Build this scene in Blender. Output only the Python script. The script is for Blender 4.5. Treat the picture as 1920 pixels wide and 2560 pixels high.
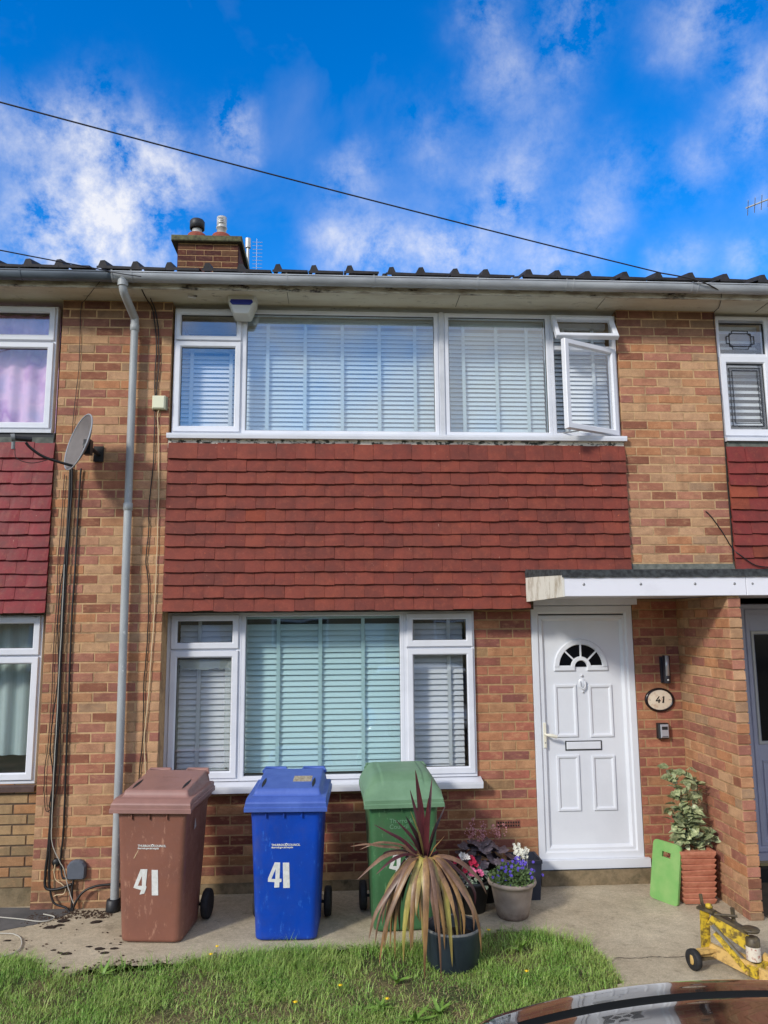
import bpy, math, random
from mathutils import Vector, Matrix, noise as mnoise
R = math.radians
S = bpy.context.scene
for o in list(bpy.data.objects): bpy.data.objects.remove(o, do_unlink=True)
C = S.collection
rnd = random.Random(7)

# ------------------------------------------------------------------ camera
cam_d = bpy.data.cameras.new('camera'); cam = bpy.data.objects.new('camera', cam_d); C.objects.link(cam)
cam_d.sensor_fit = 'HORIZONTAL'; cam_d.sensor_width = 36.0; cam_d.lens = 36.0*1895.1/1920.0
cam_d.clip_start = 0.05; cam_d.clip_end = 2000
F = Vector((0.06249192, 0.98772068, 0.14318734)); RT = Vector((0.99804495, -0.06199242, -0.00795148)); UP = Vector((-0.00102269, -0.1434043, 0.98966366))
m = Matrix((RT, UP, -F)).transposed().to_4x4(); m.translation = Vector((0, -6.3484, 2.1695))
cam.matrix_world = m
S.camera = cam

# ------------------------------------------------------------------ world
SUN = Vector((-1.0, -1.0, 0.80)).normalized()
sun_el = math.asin(SUN.z); sun_az = math.atan2(SUN.x, SUN.y)
W = bpy.data.worlds.new('World'); S.world = W; W.use_nodes = True
nt = W.node_tree; nt.nodes.clear()
N = nt.nodes.new; L = nt.links.new
def wm(op, a, b=None, c=None):
    n = N('ShaderNodeMath'); n.operation = op
    for i, v in enumerate((a, b, c)):
        if v is None: continue
        if isinstance(v, (int, float)): n.inputs[i].default_value = v
        else: L(v, n.inputs[i])
    return n.outputs[0]
out = N('ShaderNodeOutputWorld'); bg = N('ShaderNodeBackground'); bg.inputs['Strength'].default_value = 0.125
sky = N('ShaderNodeTexSky'); sky.sky_type = 'NISHITA'; sky.sun_disc = False
sky.sun_elevation = sun_el; sky.sun_rotation = sun_az % (2*math.pi); sky.air_density = 1.0; sky.dust_density = 0.15; sky.ozone_density = 2.5
hs = N('ShaderNodeHueSaturation'); hs.inputs['Saturation'].default_value = 1.45; hs.inputs['Value'].default_value = 1.85; hs.inputs['Hue'].default_value = 0.511; L(sky.outputs[0], hs.inputs['Color'])
tc = N('ShaderNodeTexCoord'); D = tc.outputs['Generated']
blobs = [(-0.303,0.782,0.545,0.034,0.55),(-0.274,0.803,0.529,0.047,0.9),(-0.242,0.82,0.519,0.049,1),(-0.209,0.835,0.509,0.045,0.9),(-0.173,0.842,0.511,0.032,0.5),(-0.347,0.787,0.51,0.028,0.45),(-0.359,0.766,0.534,0.018,0.5),(-0.325,0.83,0.454,0.04,0.9),(-0.284,0.846,0.452,0.046,1.15),(-0.239,0.856,0.459,0.042,1.1),(-0.311,0.852,0.421,0.056,1.2),(-0.221,0.874,0.433,0.032,0.7),(-0.121,0.81,0.574,0.026,0.75),(-0.115,0.824,0.555,0.021,0.5),(0.018,0.849,0.528,0.028,0.4),(0.013,0.886,0.463,0.04,0.75),(0.053,0.888,0.456,0.035,0.7),(0.117,0.884,0.453,0.04,0.95),(0.162,0.878,0.45,0.04,1.0),(0.197,0.841,0.504,0.044,0.6),(0.224,0.838,0.497,0.027,0.4),(0.262,0.862,0.433,0.044,0.8),(0.311,0.832,0.46,0.037,0.5),(0.325,0.802,0.502,0.041,0.35),(0.228,0.802,0.552,0.048,0.3),(0.164,0.741,0.652,0.03,0.55),(0.18,0.772,0.609,0.031,0.5),(0.247,0.748,0.616,0.035,0.4),(0.26,0.717,0.647,0.034,0.4),(0.381,0.686,0.62,0.045,0.6),(0.446,0.705,0.551,0.035,0.65),(0.446,0.726,0.524,0.027,0.4),(0.401,0.765,0.504,0.029,0.4),(0.408,0.815,0.413,0.025,0.55),(0.473,0.783,0.404,0.028,0.5),(0.111,0.824,0.556,0.044,0.2),(0.473,0.745,0.471,0.023,0.4)]
def wnoise(scale, detail, rough, dist=0.0, vec=None, lac=2.0):
    n = N('ShaderNodeTexNoise'); n.inputs['Scale'].default_value = scale; n.inputs['Detail'].default_value = detail
    n.inputs['Roughness'].default_value = rough; n.inputs['Distortion'].default_value = dist
    L(vec or D, n.inputs['Vector']); return n
# a little turbulence bends the direction, so the cloud banks get ragged edges
wn = wnoise(9.0, 5, 0.6); vs = N('ShaderNodeVectorMath'); vs.operation = 'SUBTRACT'; L(wn.outputs['Color'], vs.inputs[0]); vs.inputs[1].default_value = (.5, .5, .5)
vsc = N('ShaderNodeVectorMath'); vsc.operation = 'SCALE'; L(vs.outputs[0], vsc.inputs[0]); vsc.inputs['Scale'].default_value = 0.085
va = N('ShaderNodeVectorMath'); va.operation = 'ADD'; L(D, va.inputs[0]); L(vsc.outputs[0], va.inputs[1])
vn = N('ShaderNodeVectorMath'); vn.operation = 'NORMALIZE'; L(va.outputs[0], vn.inputs[0]); DW = vn.outputs[0]
tot = None
for x, y, z, r, w in blobs:
    if x > .14: w *= .72
    dn = N('ShaderNodeVectorMath'); dn.operation = 'DOT_PRODUCT'; L(DW, dn.inputs[0]); v = Vector((x, y, z)).normalized(); dn.inputs[1].default_value = v
    k = 2.0/(r*.94)**2
    e = wm('EXPONENT', wm('MULTIPLY_ADD', dn.outputs['Value'], k, -k))
    tot = wm('MULTIPLY', e, w) if tot is None else wm('MULTIPLY_ADD', e, w, tot)
fine = wnoise(13.0, 12, 0.66, 0.1).outputs['Fac']
soft = wnoise(5.0, 6, 0.55, 0.3).outputs['Fac']
totc = wm('DIVIDE', tot, wm('MULTIPLY_ADD', tot, .75, 1.0))
den = wm('MULTIPLY', totc, wm('MULTIPLY_ADD', fine, 4.6, -1.72))
# broken cloud goes on out of view, made thicker there for neutral fill light
vd = N('ShaderNodeVectorMath'); vd.operation = 'DOT_PRODUCT'; L(D, vd.inputs[0]); vd.inputs[1].default_value = Vector((0.06, 0.86, 0.5)).normalized()
mr = N('ShaderNodeMapRange'); L(vd.outputs['Value'], mr.inputs['Value']); mr.inputs['From Min'].default_value = 0.86; mr.inputs['From Max'].default_value = 0.72
rest = N('ShaderNodeMapRange'); L(wnoise(2.3, 8, 0.58, 0.4).outputs['Fac'], rest.inputs['Value']); rest.inputs['From Min'].default_value = 0.36; rest.inputs['From Max'].default_value = 0.58
den = wm('ADD', den, wm('MULTIPLY', wm('MULTIPLY', rest.outputs[0], mr.outputs[0]), 0.95))
veil = N('ShaderNodeMapRange'); L(soft, veil.inputs['Value']); veil.inputs['From Min'].default_value = 0.48; veil.inputs['From Max'].default_value = 0.8; veil.inputs['To Max'].default_value = 0.12
den = wm('MINIMUM', wm('MAXIMUM', wm('ADD', den, veil.outputs[0]), 0.0), 0.86)
mixc = N('ShaderNodeMix'); mixc.data_type = 'RGBA'; L(den, mixc.inputs[0]); L(hs.outputs[0], mixc.inputs[6]); mixc.inputs[7].default_value = (7.2, 7.1, 7.1, 1)
L(mixc.outputs[2], bg.inputs['Color']); L(bg.outputs[0], out.inputs[0])

sd = bpy.data.lights.new('sun', 'SUN'); sd.energy = 2.5; sd.angle = R(8.0); sd.color = (1.0, 0.95, 0.87)
so = bpy.data.objects.new('sun', sd); C.objects.link(so); so.rotation_euler = SUN.to_track_quat('Z', 'Y').to_euler()

S.view_settings.view_transform = 'Standard'; S.view_settings.look = 'None'; S.view_settings.gamma = 1.0
S.view_settings.exposure = 0.18; S.view_settings.use_curve_mapping = False
S.render.engine = 'CYCLES'
try: S.cycles.max_bounces = 8; S.cycles.transparent_max_bounces = 12
except Exception: pass

# ------------------------------------------------------------------ materials
def srgb(r, g, b):
    f = lambda c: (c/255)/12.92 if c <= 10 else (((c/255)+.055)/1.055)**2.4
    return (f(r), f(g), f(b), 1)
class M:
    def __init__(s, name):
        s.m = bpy.data.materials.new(name); s.m.use_nodes = True; s.t = s.m.node_tree
        s.b = s.t.nodes['Principled BSDF']; s.out = s.t.nodes['Material Output']
        g = s.t.nodes.new('ShaderNodeNewGeometry'); s.P = g.outputs['Position']
        s.oi = s.t.nodes.new('ShaderNodeObjectInfo'); s.tc = s.t.nodes.new('ShaderNodeTexCoord')
    def n(s, ty): return s.t.nodes.new(ty)
    def l(s, a, b): s.t.links.new(a, b)
    def noise(s, scale, detail=4, rough=.55, vec=None, dist=0, stretch=None):
        n = s.n('ShaderNodeTexNoise'); n.inputs['Scale'].default_value = scale; n.inputs['Detail'].default_value = detail
        n.inputs['Roughness'].default_value = rough; n.inputs['Distortion'].default_value = dist
        v = vec or s.P
        if stretch:
            q = s.n('ShaderNodeVectorMath'); q.operation = 'MULTIPLY'; s.l(v, q.inputs[0]); q.inputs[1].default_value = stretch; v = q.outputs[0]
        s.l(v, n.inputs['Vector']); return n.outputs['Fac']
    def rng(s, v, a, b, c=0., d=1.):
        n = s.n('ShaderNodeMapRange'); s.l(v, n.inputs['Value'])
        for k, x in zip(('From Min', 'From Max', 'To Min', 'To Max'), (a, b, c, d)): n.inputs[k].default_value = x
        return n.outputs[0]
    def mix(s, f, a, b, mode='MIX'):
        n = s.n('ShaderNodeMix'); n.data_type = 'RGBA'; n.blend_type = mode
        for i, v in ((0, f), (6, a), (7, b)):
            if isinstance(v, (int, float, tuple)): n.inputs[i].default_value = v
            else: s.l(v, n.inputs[i])
        return n.outputs[2]
    def math(s, op, a, b):
        n = s.n('ShaderNodeMath'); n.operation = op
        for i, v in enumerate((a, b)):
            if isinstance(v, (int, float)): n.inputs[i].default_value = v
            else: s.l(v, n.inputs[i])
        return n.outputs[0]
    def ramp(s, f, cols, interp='LINEAR'):
        n = s.n('ShaderNodeValToRGB'); n.color_ramp.interpolation = interp; e = n.color_ramp.elements
        while len(e) < len(cols): e.new(0.5)
        for i, (p, c) in enumerate(cols): e[i].position = p; e[i].color = c
        s.l(f, n.inputs[0]); return n.outputs[0]
    def bump(s, h, strength=.3, dist=.01):
        n = s.n('ShaderNodeBump'); n.inputs['Strength'].default_value = strength; n.inputs['Distance'].default_value = dist
        s.l(h, n.inputs['Height']); s.l(n.outputs[0], s.b.inputs['Normal'])
    def done(s, col=None, rough=.6, metal=0, spec=None, coat=0):
        if col is not None:
            if isinstance(col, tuple): s.b.inputs['Base Color'].default_value = col
            else: s.l(col, s.b.inputs['Base Color'])
        if isinstance(rough, (int, float)): s.b.inputs['Roughness'].default_value = rough
        else: s.l(rough, s.b.inputs['Roughness'])
        s.b.inputs['Metallic'].default_value = metal
        if spec is not None: s.b.inputs['Specular IOR Level'].default_value = spec
        if coat: s.b.inputs['Coat Weight'].default_value = coat; s.b.inputs['Coat Roughness'].default_value = .03
        return s.m
def pmat(name, c1, c2=None, scale=6, rough=.55, bump=0, bscale=60, metal=0, coat=0, stretch=None, lo=.35, hi=.65, spec=None, var=0):
    a = M(name)
    col = c1 if c2 is None else a.mix(a.rng(a.noise(scale, 6, .6, stretch=stretch), lo, hi), c1, c2)
    if var:
        hv = a.n('ShaderNodeHueSaturation'); a.l(a.rng(a.oi.outputs['Random'], 0, 1, 1-var, 1+var), hv.inputs['Value'])
        if isinstance(col, tuple): hv.inputs['Color'].default_value = col
        else: a.l(col, hv.inputs['Color'])
        col = hv.outputs[0]
    if bump: a.bump(a.noise(bscale, 5, .6), bump, .004)
    return a.done(col, rough, metal, spec, coat)

def brick_mat(name, pal, eaves_shade=0.0, dark=.3):
    a = M(name)
    r = a.oi.outputs['Random']
    cols = [(i/len(pal), srgb(*p)) for i, p in enumerate(pal)]
    base = a.ramp(r, cols, 'CONSTANT')
    off = a.n('ShaderNodeVectorMath'); off.operation = 'SCALE'; off.inputs['Scale'].default_value = 40
    cmb = a.n('ShaderNodeCombineXYZ'); a.l(r, cmb.inputs[0]); a.l(r, cmb.inputs[1]); a.l(cmb.outputs[0], off.inputs[0])
    ad = a.n('ShaderNodeVectorMath'); ad.operation = 'ADD'; a.l(a.P, ad.inputs[0]); a.l(off.outputs[0], ad.inputs[1]); V = ad.outputs[0]
    f1 = a.rng(a.noise(9, 4, .6, V), .42, .68)
    c = a.mix(a.math('MULTIPLY', f1, dark), base, srgb(96, 58, 44))
    f2 = a.rng(a.noise(14, 5, .6, V, stretch=(1, 1, 2.5)), .52, .75)
    c = a.mix(a.math('MULTIPLY', f2, .5), c, srgb(206, 160, 118))
    f3 = a.rng(a.noise(160, 4, .7, V), .3, .7, .82, 1.14)
    c = a.mix(1.0, c, f3, 'MULTIPLY')
    f4 = a.rng(a.noise(220, 3, .6, V), .68, .74)
    c = a.mix(a.math('MULTIPLY', f4, .55), c, srgb(60, 42, 36))
    # broad weathering over the wall, eaves shadow painted on the top courses, damp near the ground
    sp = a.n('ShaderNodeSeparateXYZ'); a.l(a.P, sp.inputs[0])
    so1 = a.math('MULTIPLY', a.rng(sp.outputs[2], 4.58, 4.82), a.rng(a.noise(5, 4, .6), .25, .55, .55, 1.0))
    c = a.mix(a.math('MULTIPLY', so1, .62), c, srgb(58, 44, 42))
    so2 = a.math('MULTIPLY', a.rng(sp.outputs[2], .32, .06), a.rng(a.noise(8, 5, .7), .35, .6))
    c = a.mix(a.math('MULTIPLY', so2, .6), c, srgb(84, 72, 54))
    so3 = a.math('MULTIPLY', a.rng(a.noise(3.5, 6, .7, stretch=(1.6, 1, .45)), .56, .70), .42)
    c = a.mix(so3, c, srgb(112, 92, 70))
    f5 = a.rng(a.noise(1.6, 5, .6), .35, .7, 1.08, .80)
    c = a.mix(1.0, c, f5, 'MULTIPLY')
    a.bump(a.noise(90, 6, .75, V), .6, .005)
    return a.done(c, .9, spec=.25)
# fired-clay colours; the dark red one also holds painted shade
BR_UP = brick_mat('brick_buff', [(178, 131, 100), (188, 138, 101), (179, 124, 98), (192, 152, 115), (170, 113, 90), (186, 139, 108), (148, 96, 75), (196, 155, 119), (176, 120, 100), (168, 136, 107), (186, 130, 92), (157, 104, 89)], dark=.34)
BR_LO = brick_mat('brick_red', [(173, 112, 88), (181, 126, 92), (164, 100, 85), (184, 133, 97), (150, 94, 80), (175, 114, 89), (160, 128, 94), (181, 117, 91), (140, 89, 80), (170, 104, 86), (185, 139, 102), (164, 106, 89)], dark=.42)
BR_SHADED = brick_mat('brick_red_shaded', [(134, 81, 64), (145, 93, 70), (123, 70, 59), (154, 109, 75), (131, 79, 66), (116, 66, 55), (141, 84, 64), (149, 102, 79)], dark=.35)  # redder brick, with the shade under the lower window put into its colour
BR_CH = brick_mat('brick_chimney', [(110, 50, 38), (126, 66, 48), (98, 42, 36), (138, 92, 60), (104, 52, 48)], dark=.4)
BR_NB = brick_mat('brick_pale', [(172,144,106),(156,132,98),(178,132,92),(148,126,94),(166,126,90),(184,150,108)], dark=.22)
a = M('mortar'); cc = a.mix(a.rng(a.noise(30, 5, .6), .3, .7), srgb(202,168,126), srgb(180,146,108)); cc = a.mix(a.rng(a.noise(4.5, 6, .7), .48, .62), cc, srgb(150,122,92)); a.bump(a.noise(300, 3, .6), .5, .003); MORTAR = a.done(cc, .95, spec=.2)
a = M('mortar_dark'); cc = a.mix(a.rng(a.noise(25, 5, .6), .3, .7), srgb(182,148,108), srgb(154,124,92)); a.bump(a.noise(300, 3, .6), .5, .003); MORTAR_D = a.done(cc, .95, spec=.2)
MORTAR_NB = pmat('mortar_grey', srgb(74,60,50), srgb(98,82,66), 20, .95)

def tile_mat(name, pal, rough=.7, spall=(214,110,72)):
    a = M(name); r = a.oi.outputs['Random']
    c = a.ramp(r, [(i/len(pal), srgb(*p)) for i, p in enumerate(pal)], 'CONSTANT')
    c = a.mix(a.math('MULTIPLY', a.rng(a.noise(7, 5, .6), .4, .7), .55), c, srgb(88, 48, 42)); c = a.mix(a.math('MULTIPLY', a.rng(a.noise(22, 6, .75), .52, .66), .35), c, srgb(158, 84, 62)); c = a.mix(a.math('MULTIPLY', a.rng(a.noise(2.0, 5, .6), .5, .68), .3), c, srgb(84, 50, 46))
    c = a.mix(1.0, c, a.rng(a.noise(140, 4, .7), .3, .7, .86, 1.12), 'MULTIPLY')
    c = a.mix(a.math('MULTIPLY', a.rng(a.noise(45, 3, .7), .71, .76), .7), c, srgb(*spall))
    c = a.mix(a.math('MULTIPLY', a.rng(a.noise(60, 2, .6, stretch=(1, 1, .2)), .74, .78), .6), c, srgb(200, 150, 130))
    a.bump(a.noise(90, 5, .7), .3, .003)
    return a.done(c, rough, spec=.3)
TILE = tile_mat('clay_tile', [(130,62,48),(134,64,50),(128,60,48),(122,58,47),(136,66,50),(118,57,46),(131,62,49),(126,59,47)])
TILE_L = tile_mat('painted_tile', [(128,24,32),(134,28,36),(124,22,30),(130,26,34)], .5, (150, 50, 54))
TILE_R = tile_mat('clay_tile_right', [(132,54,50),(136,57,52),(127,51,48),(131,55,50)])
TILE_SP = tile_mat('spalled_tile', [(142,70,52),(148,74,54),(138,68,50)], .9, (214, 120, 82))
UPVC = pmat('upvc_white', srgb(222,224,230), srgb(206,209,215), 3, .32, lo=.45, hi=.75)
UPVC_D = pmat('upvc_weathered', srgb(206,208,212), srgb(186,188,192), 5, .4, lo=.4, hi=.7)
GASKET = pmat('gasket_black', srgb(28,30,32), rough=.6)
SILL_BR = pmat('sill_brown', srgb(70,52,48), srgb(92,72,64), 14, .5)
DOORW = pmat('door_white', srgb(222,225,230), srgb(210,213,219), 2.2, .3, lo=.45, hi=.8)
DOORG = pmat('door_grey', srgb(166,168,184), srgb(156,158,174), 3, .35)
a = M('soffit_board'); cc = a.mix(a.rng(a.noise(1.5, 5, .6, stretch=(1,3,1)), .4, .7), srgb(214,208,188), srgb(188,178,156)); cc = a.mix(a.math('MULTIPLY', a.rng(a.noise(9, 6, .7, stretch=(1,2,1)), .6, .72), .8), cc, srgb(96,80,60)); SOFFIT = a.done(cc, .8)
a = M('fascia_board'); cc = a.mix(a.rng(a.noise(6, 5, .6, stretch=(1,1,4)), .4, .62), srgb(204,198,180), srgb(150,138,120)); cc = a.mix(a.rng(a.noise(5, 6, .7, stretch=(1,1,3)), .56, .64), cc, srgb(58,50,44)); FASCIA = a.done(cc, .8)
a = M('lintel_mildew'); cc = a.mix(a.rng(a.noise(26, 6, .7, stretch=(.7,1,1)), .5, .56), srgb(222,214,198), srgb(62,66,58)); LINTEL = a.done(cc, .9)
LINTEL_G = pmat('lintel_grey', srgb(110,112,104), srgb(78,82,76), 20, .9)
GUTTER = pmat('gutter_grey', srgb(176,180,184), srgb(148,152,156), 9, .42, stretch=(.3,1,1))
GUTTER_D = pmat('gutter_dark', srgb(94,104,114), srgb(70,78,88), 9, .4, stretch=(.3,1,1))
a = M('pipe_grey'); cc = a.mix(a.rng(a.noise(7, 4, .6, stretch=(1,1,.4)), .35, .7), srgb(168,172,172), srgb(148,152,154)); cc = a.mix(a.rng(a.noise(40, 5, .7, stretch=(1,1,.4)), .62, .7), cc, srgb(214,216,214)); cc = a.mix(a.rng(a.noise(55, 5, .7), .68, .74), cc, srgb(116,104,88)); PIPE = a.done(cc, .5)
BLACK = pmat('black_plastic', srgb(24,25,27), srgb(36,37,40), 12, .5)
RUBBER = pmat('rubber', srgb(22,22,24), srgb(40,40,42), 30, .75)
CABLE = pmat('cable_black', srgb(26,23,22), rough=.5)
CABLE_BR = pmat('cable_brown', srgb(58,40,34), rough=.6)
CABLE_W = pmat('cable_cream', srgb(214,190,150), rough=.6)
CABLE_GR = pmat('cable_grey', srgb(176,172,160), rough=.6)
ROOFT = pmat('roof_tile_dark', srgb(44,40,42), srgb(28,27,30), 18, .75, .4, 120, lo=.4, hi=.6)
MOSSC = pmat('moss_concrete', srgb(104,104,72), srgb(70,68,54), 24, .95, .5, 60)
FELT = pmat('roof_felt', srgb(66,70,72), srgb(40,42,44), 30, .95, .8, 220, lo=.4, hi=.6)
CANW = pmat('canopy_white', srgb(226,226,232), srgb(214,214,220), 4, .35, lo=.5, hi=.75)
a = M('canopy_flaking'); cc = a.mix(a.rng(a.noise(16, 6, .7, stretch=(1,1,.25)), .5, .66), srgb(212,208,196), srgb(150,136,112)); CANF = a.done(cc, .8)
TERRA = pmat('terracotta', srgb(176,108,82), srgb(196,132,104), 16, .85, .3, 120)
POT_CL = pmat('clay_pot_red', srgb(150,74,54), srgb(120,60,46), 12, .85)
INNER = pmat('room_wall', srgb(88,86,84), rough=.9)
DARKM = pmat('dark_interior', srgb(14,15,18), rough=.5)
BLIND = pmat('blind_slat', srgb(226,232,236), rough=.45)
TAPE = pmat('blind_tape', srgb(202,210,212), rough=.8)
NET = pmat('net_curtain', srgb(186,204,202), srgb(160,182,180), 9, .9, stretch=(3,1,.1))
a = M('pink_curtain'); cc = a.ramp(a.noise(3.4, 3, .5), [(.3, srgb(196,170,206)), (.45, srgb(232,190,220)), (.6, srgb(176,110,180)), (.75, srgb(240,214,228))]); PINK = a.done(cc, .8)
a = M('concrete_path')
cc = a.mix(a.rng(a.noise(1.5, 6, .6), .35, .7), srgb(214,200,172), srgb(190,175,148))
cc = a.mix(a.rng(a.noise(90, 6, .75), .3, .7), cc, srgb(190,178,156), 'MIX') if False else cc
cc = a.mix(1.0, cc, a.rng(a.noise(38, 10, .95), .36, .64, .62, 1.24), 'MULTIPLY'); cc = a.mix(1.0, cc, a.rng(a.noise(9, 6, .7), .35, .65, .86, 1.08), 'MULTIPLY')
cc = a.mix(a.math('MULTIPLY', a.rng(a.noise(170, 3, .6), .56, .66), .55), cc, srgb(110,98,82))
cc = a.mix(a.math('MULTIPLY', a.rng(a.noise(7, 7, .7), .56, .7), .5), cc, srgb(104,94,78))
a.bump(a.noise(80, 8, .85), 1.0, .010); PATH = a.done(cc, .95, spec=.2)
PATH_D = pmat('asphalt_path', srgb(98,96,94), srgb(76,75,74), 5, .95, .5, 120)
PATH_N = pmat('dirt_path', srgb(92,80,62), srgb(70,62,50), 8, .98, .5, 120)
a = M('plinth_concrete'); cc = a.mix(a.rng(a.noise(9, 6, .7), .4, .65), srgb(142,124,96), srgb(106,94,70)); cc = a.mix(a.rng(a.noise(5, 6, .7), .56, .7), cc, srgb(72,70,50)); a.bump(a.noise(60, 6, .7), .8, .008); PLINTH = a.done(cc, .95)
SOIL = pmat('soil', srgb(74,62,42), srgb(96,84,58), 26, 1, 1, 90)
a = M('lawn_ground'); cc = a.mix(a.rng(a.noise(3, 6, .65), .4, .62), srgb(66,82,34), srgb(136,122,82)); cc = a.mix(a.rng(a.noise(60, 5, .7), .4, .7), cc, srgb(70,60,40)); a.bump(a.noise(60, 6, .7), 1, .02); LAWNG = a.done(cc, 1)
a = M('grass_blade'); cc = a.mix(a.rng(a.noise(3.2, 6, .65), .38, .62), srgb(92,142,42), srgb(152,166,84)); cc = a.mix(a.math('MULTIPLY', a.rng(a.noise(110, 2, .5), .35, .65), .8), cc, srgb(136,178,72)); cc = a.mix(a.rng(a.noise(150, 2, .5), .58, .66), cc, srgb(196,186,132)); cc = a.mix(a.rng(a.noise(130, 2, .5, stretch=(1,1.7,1)), .60, .68), cc, srgb(74,108,40)); GRASS = a.done(cc, .55); a.b.inputs['Subsurface Weight'].default_value = .0
STRAW = pmat('dry_grass', srgb(196,182,132), srgb(160,146,96), 60, .8)
a = M('glass_pane')
def glass(name, tint, f0=.085):
    a = M(name); t = a.t; t.nodes.remove(a.b)
    tr = a.n('ShaderNodeBsdfTransparent'); tr.inputs[0].default_value = tint
    gl = a.n('ShaderNodeBsdfGlossy'); gl.inputs['Roughness'].default_value = 0.02; gl.inputs[0].default_value = (1,1,1,1)
    bp = a.n('ShaderNodeBump'); bp.inputs['Strength'].default_value = .04; bp.inputs['Distance'].default_value = .02; a.l(a.noise(2.5, 2, .4), bp.inputs['Height']); a.l(bp.outputs[0], gl.inputs['Normal'])
    fr = a.n('ShaderNodeLayerWeight'); fr.inputs[0].default_value = .5; a.l(bp.outputs[0], fr.inputs['Normal'])
    f = a.math('MULTIPLY', fr.outputs['Facing'], fr.outputs['Facing']); f = a.math('MULTIPLY', f, f); f = a.math('MULTIPLY', f, fr.outputs['Facing'])
    f = a.math('ADD', a.math('MULTIPLY', f, .9), f0)
    mx = a.n('ShaderNodeMixShader'); a.l(f, mx.inputs[0]); a.l(tr.outputs[0], mx.inputs[1]); a.l(gl.outputs[0], mx.inputs[2])
    a.l(mx.outputs[0], a.out.inputs[0]); return a.m
GL_T = glass('glass_teal', (.89,.968,.965,1)); GL_G = glass('glass_clear', (.965,.972,.975,1), .10); GL_U = glass('glass_upper', (.915,.955,.965,1), .13)
a = M('plastic_film'); a.b.inputs['Alpha'].default_value = .35; FILM = a.done(srgb(200,212,206), .3)

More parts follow.
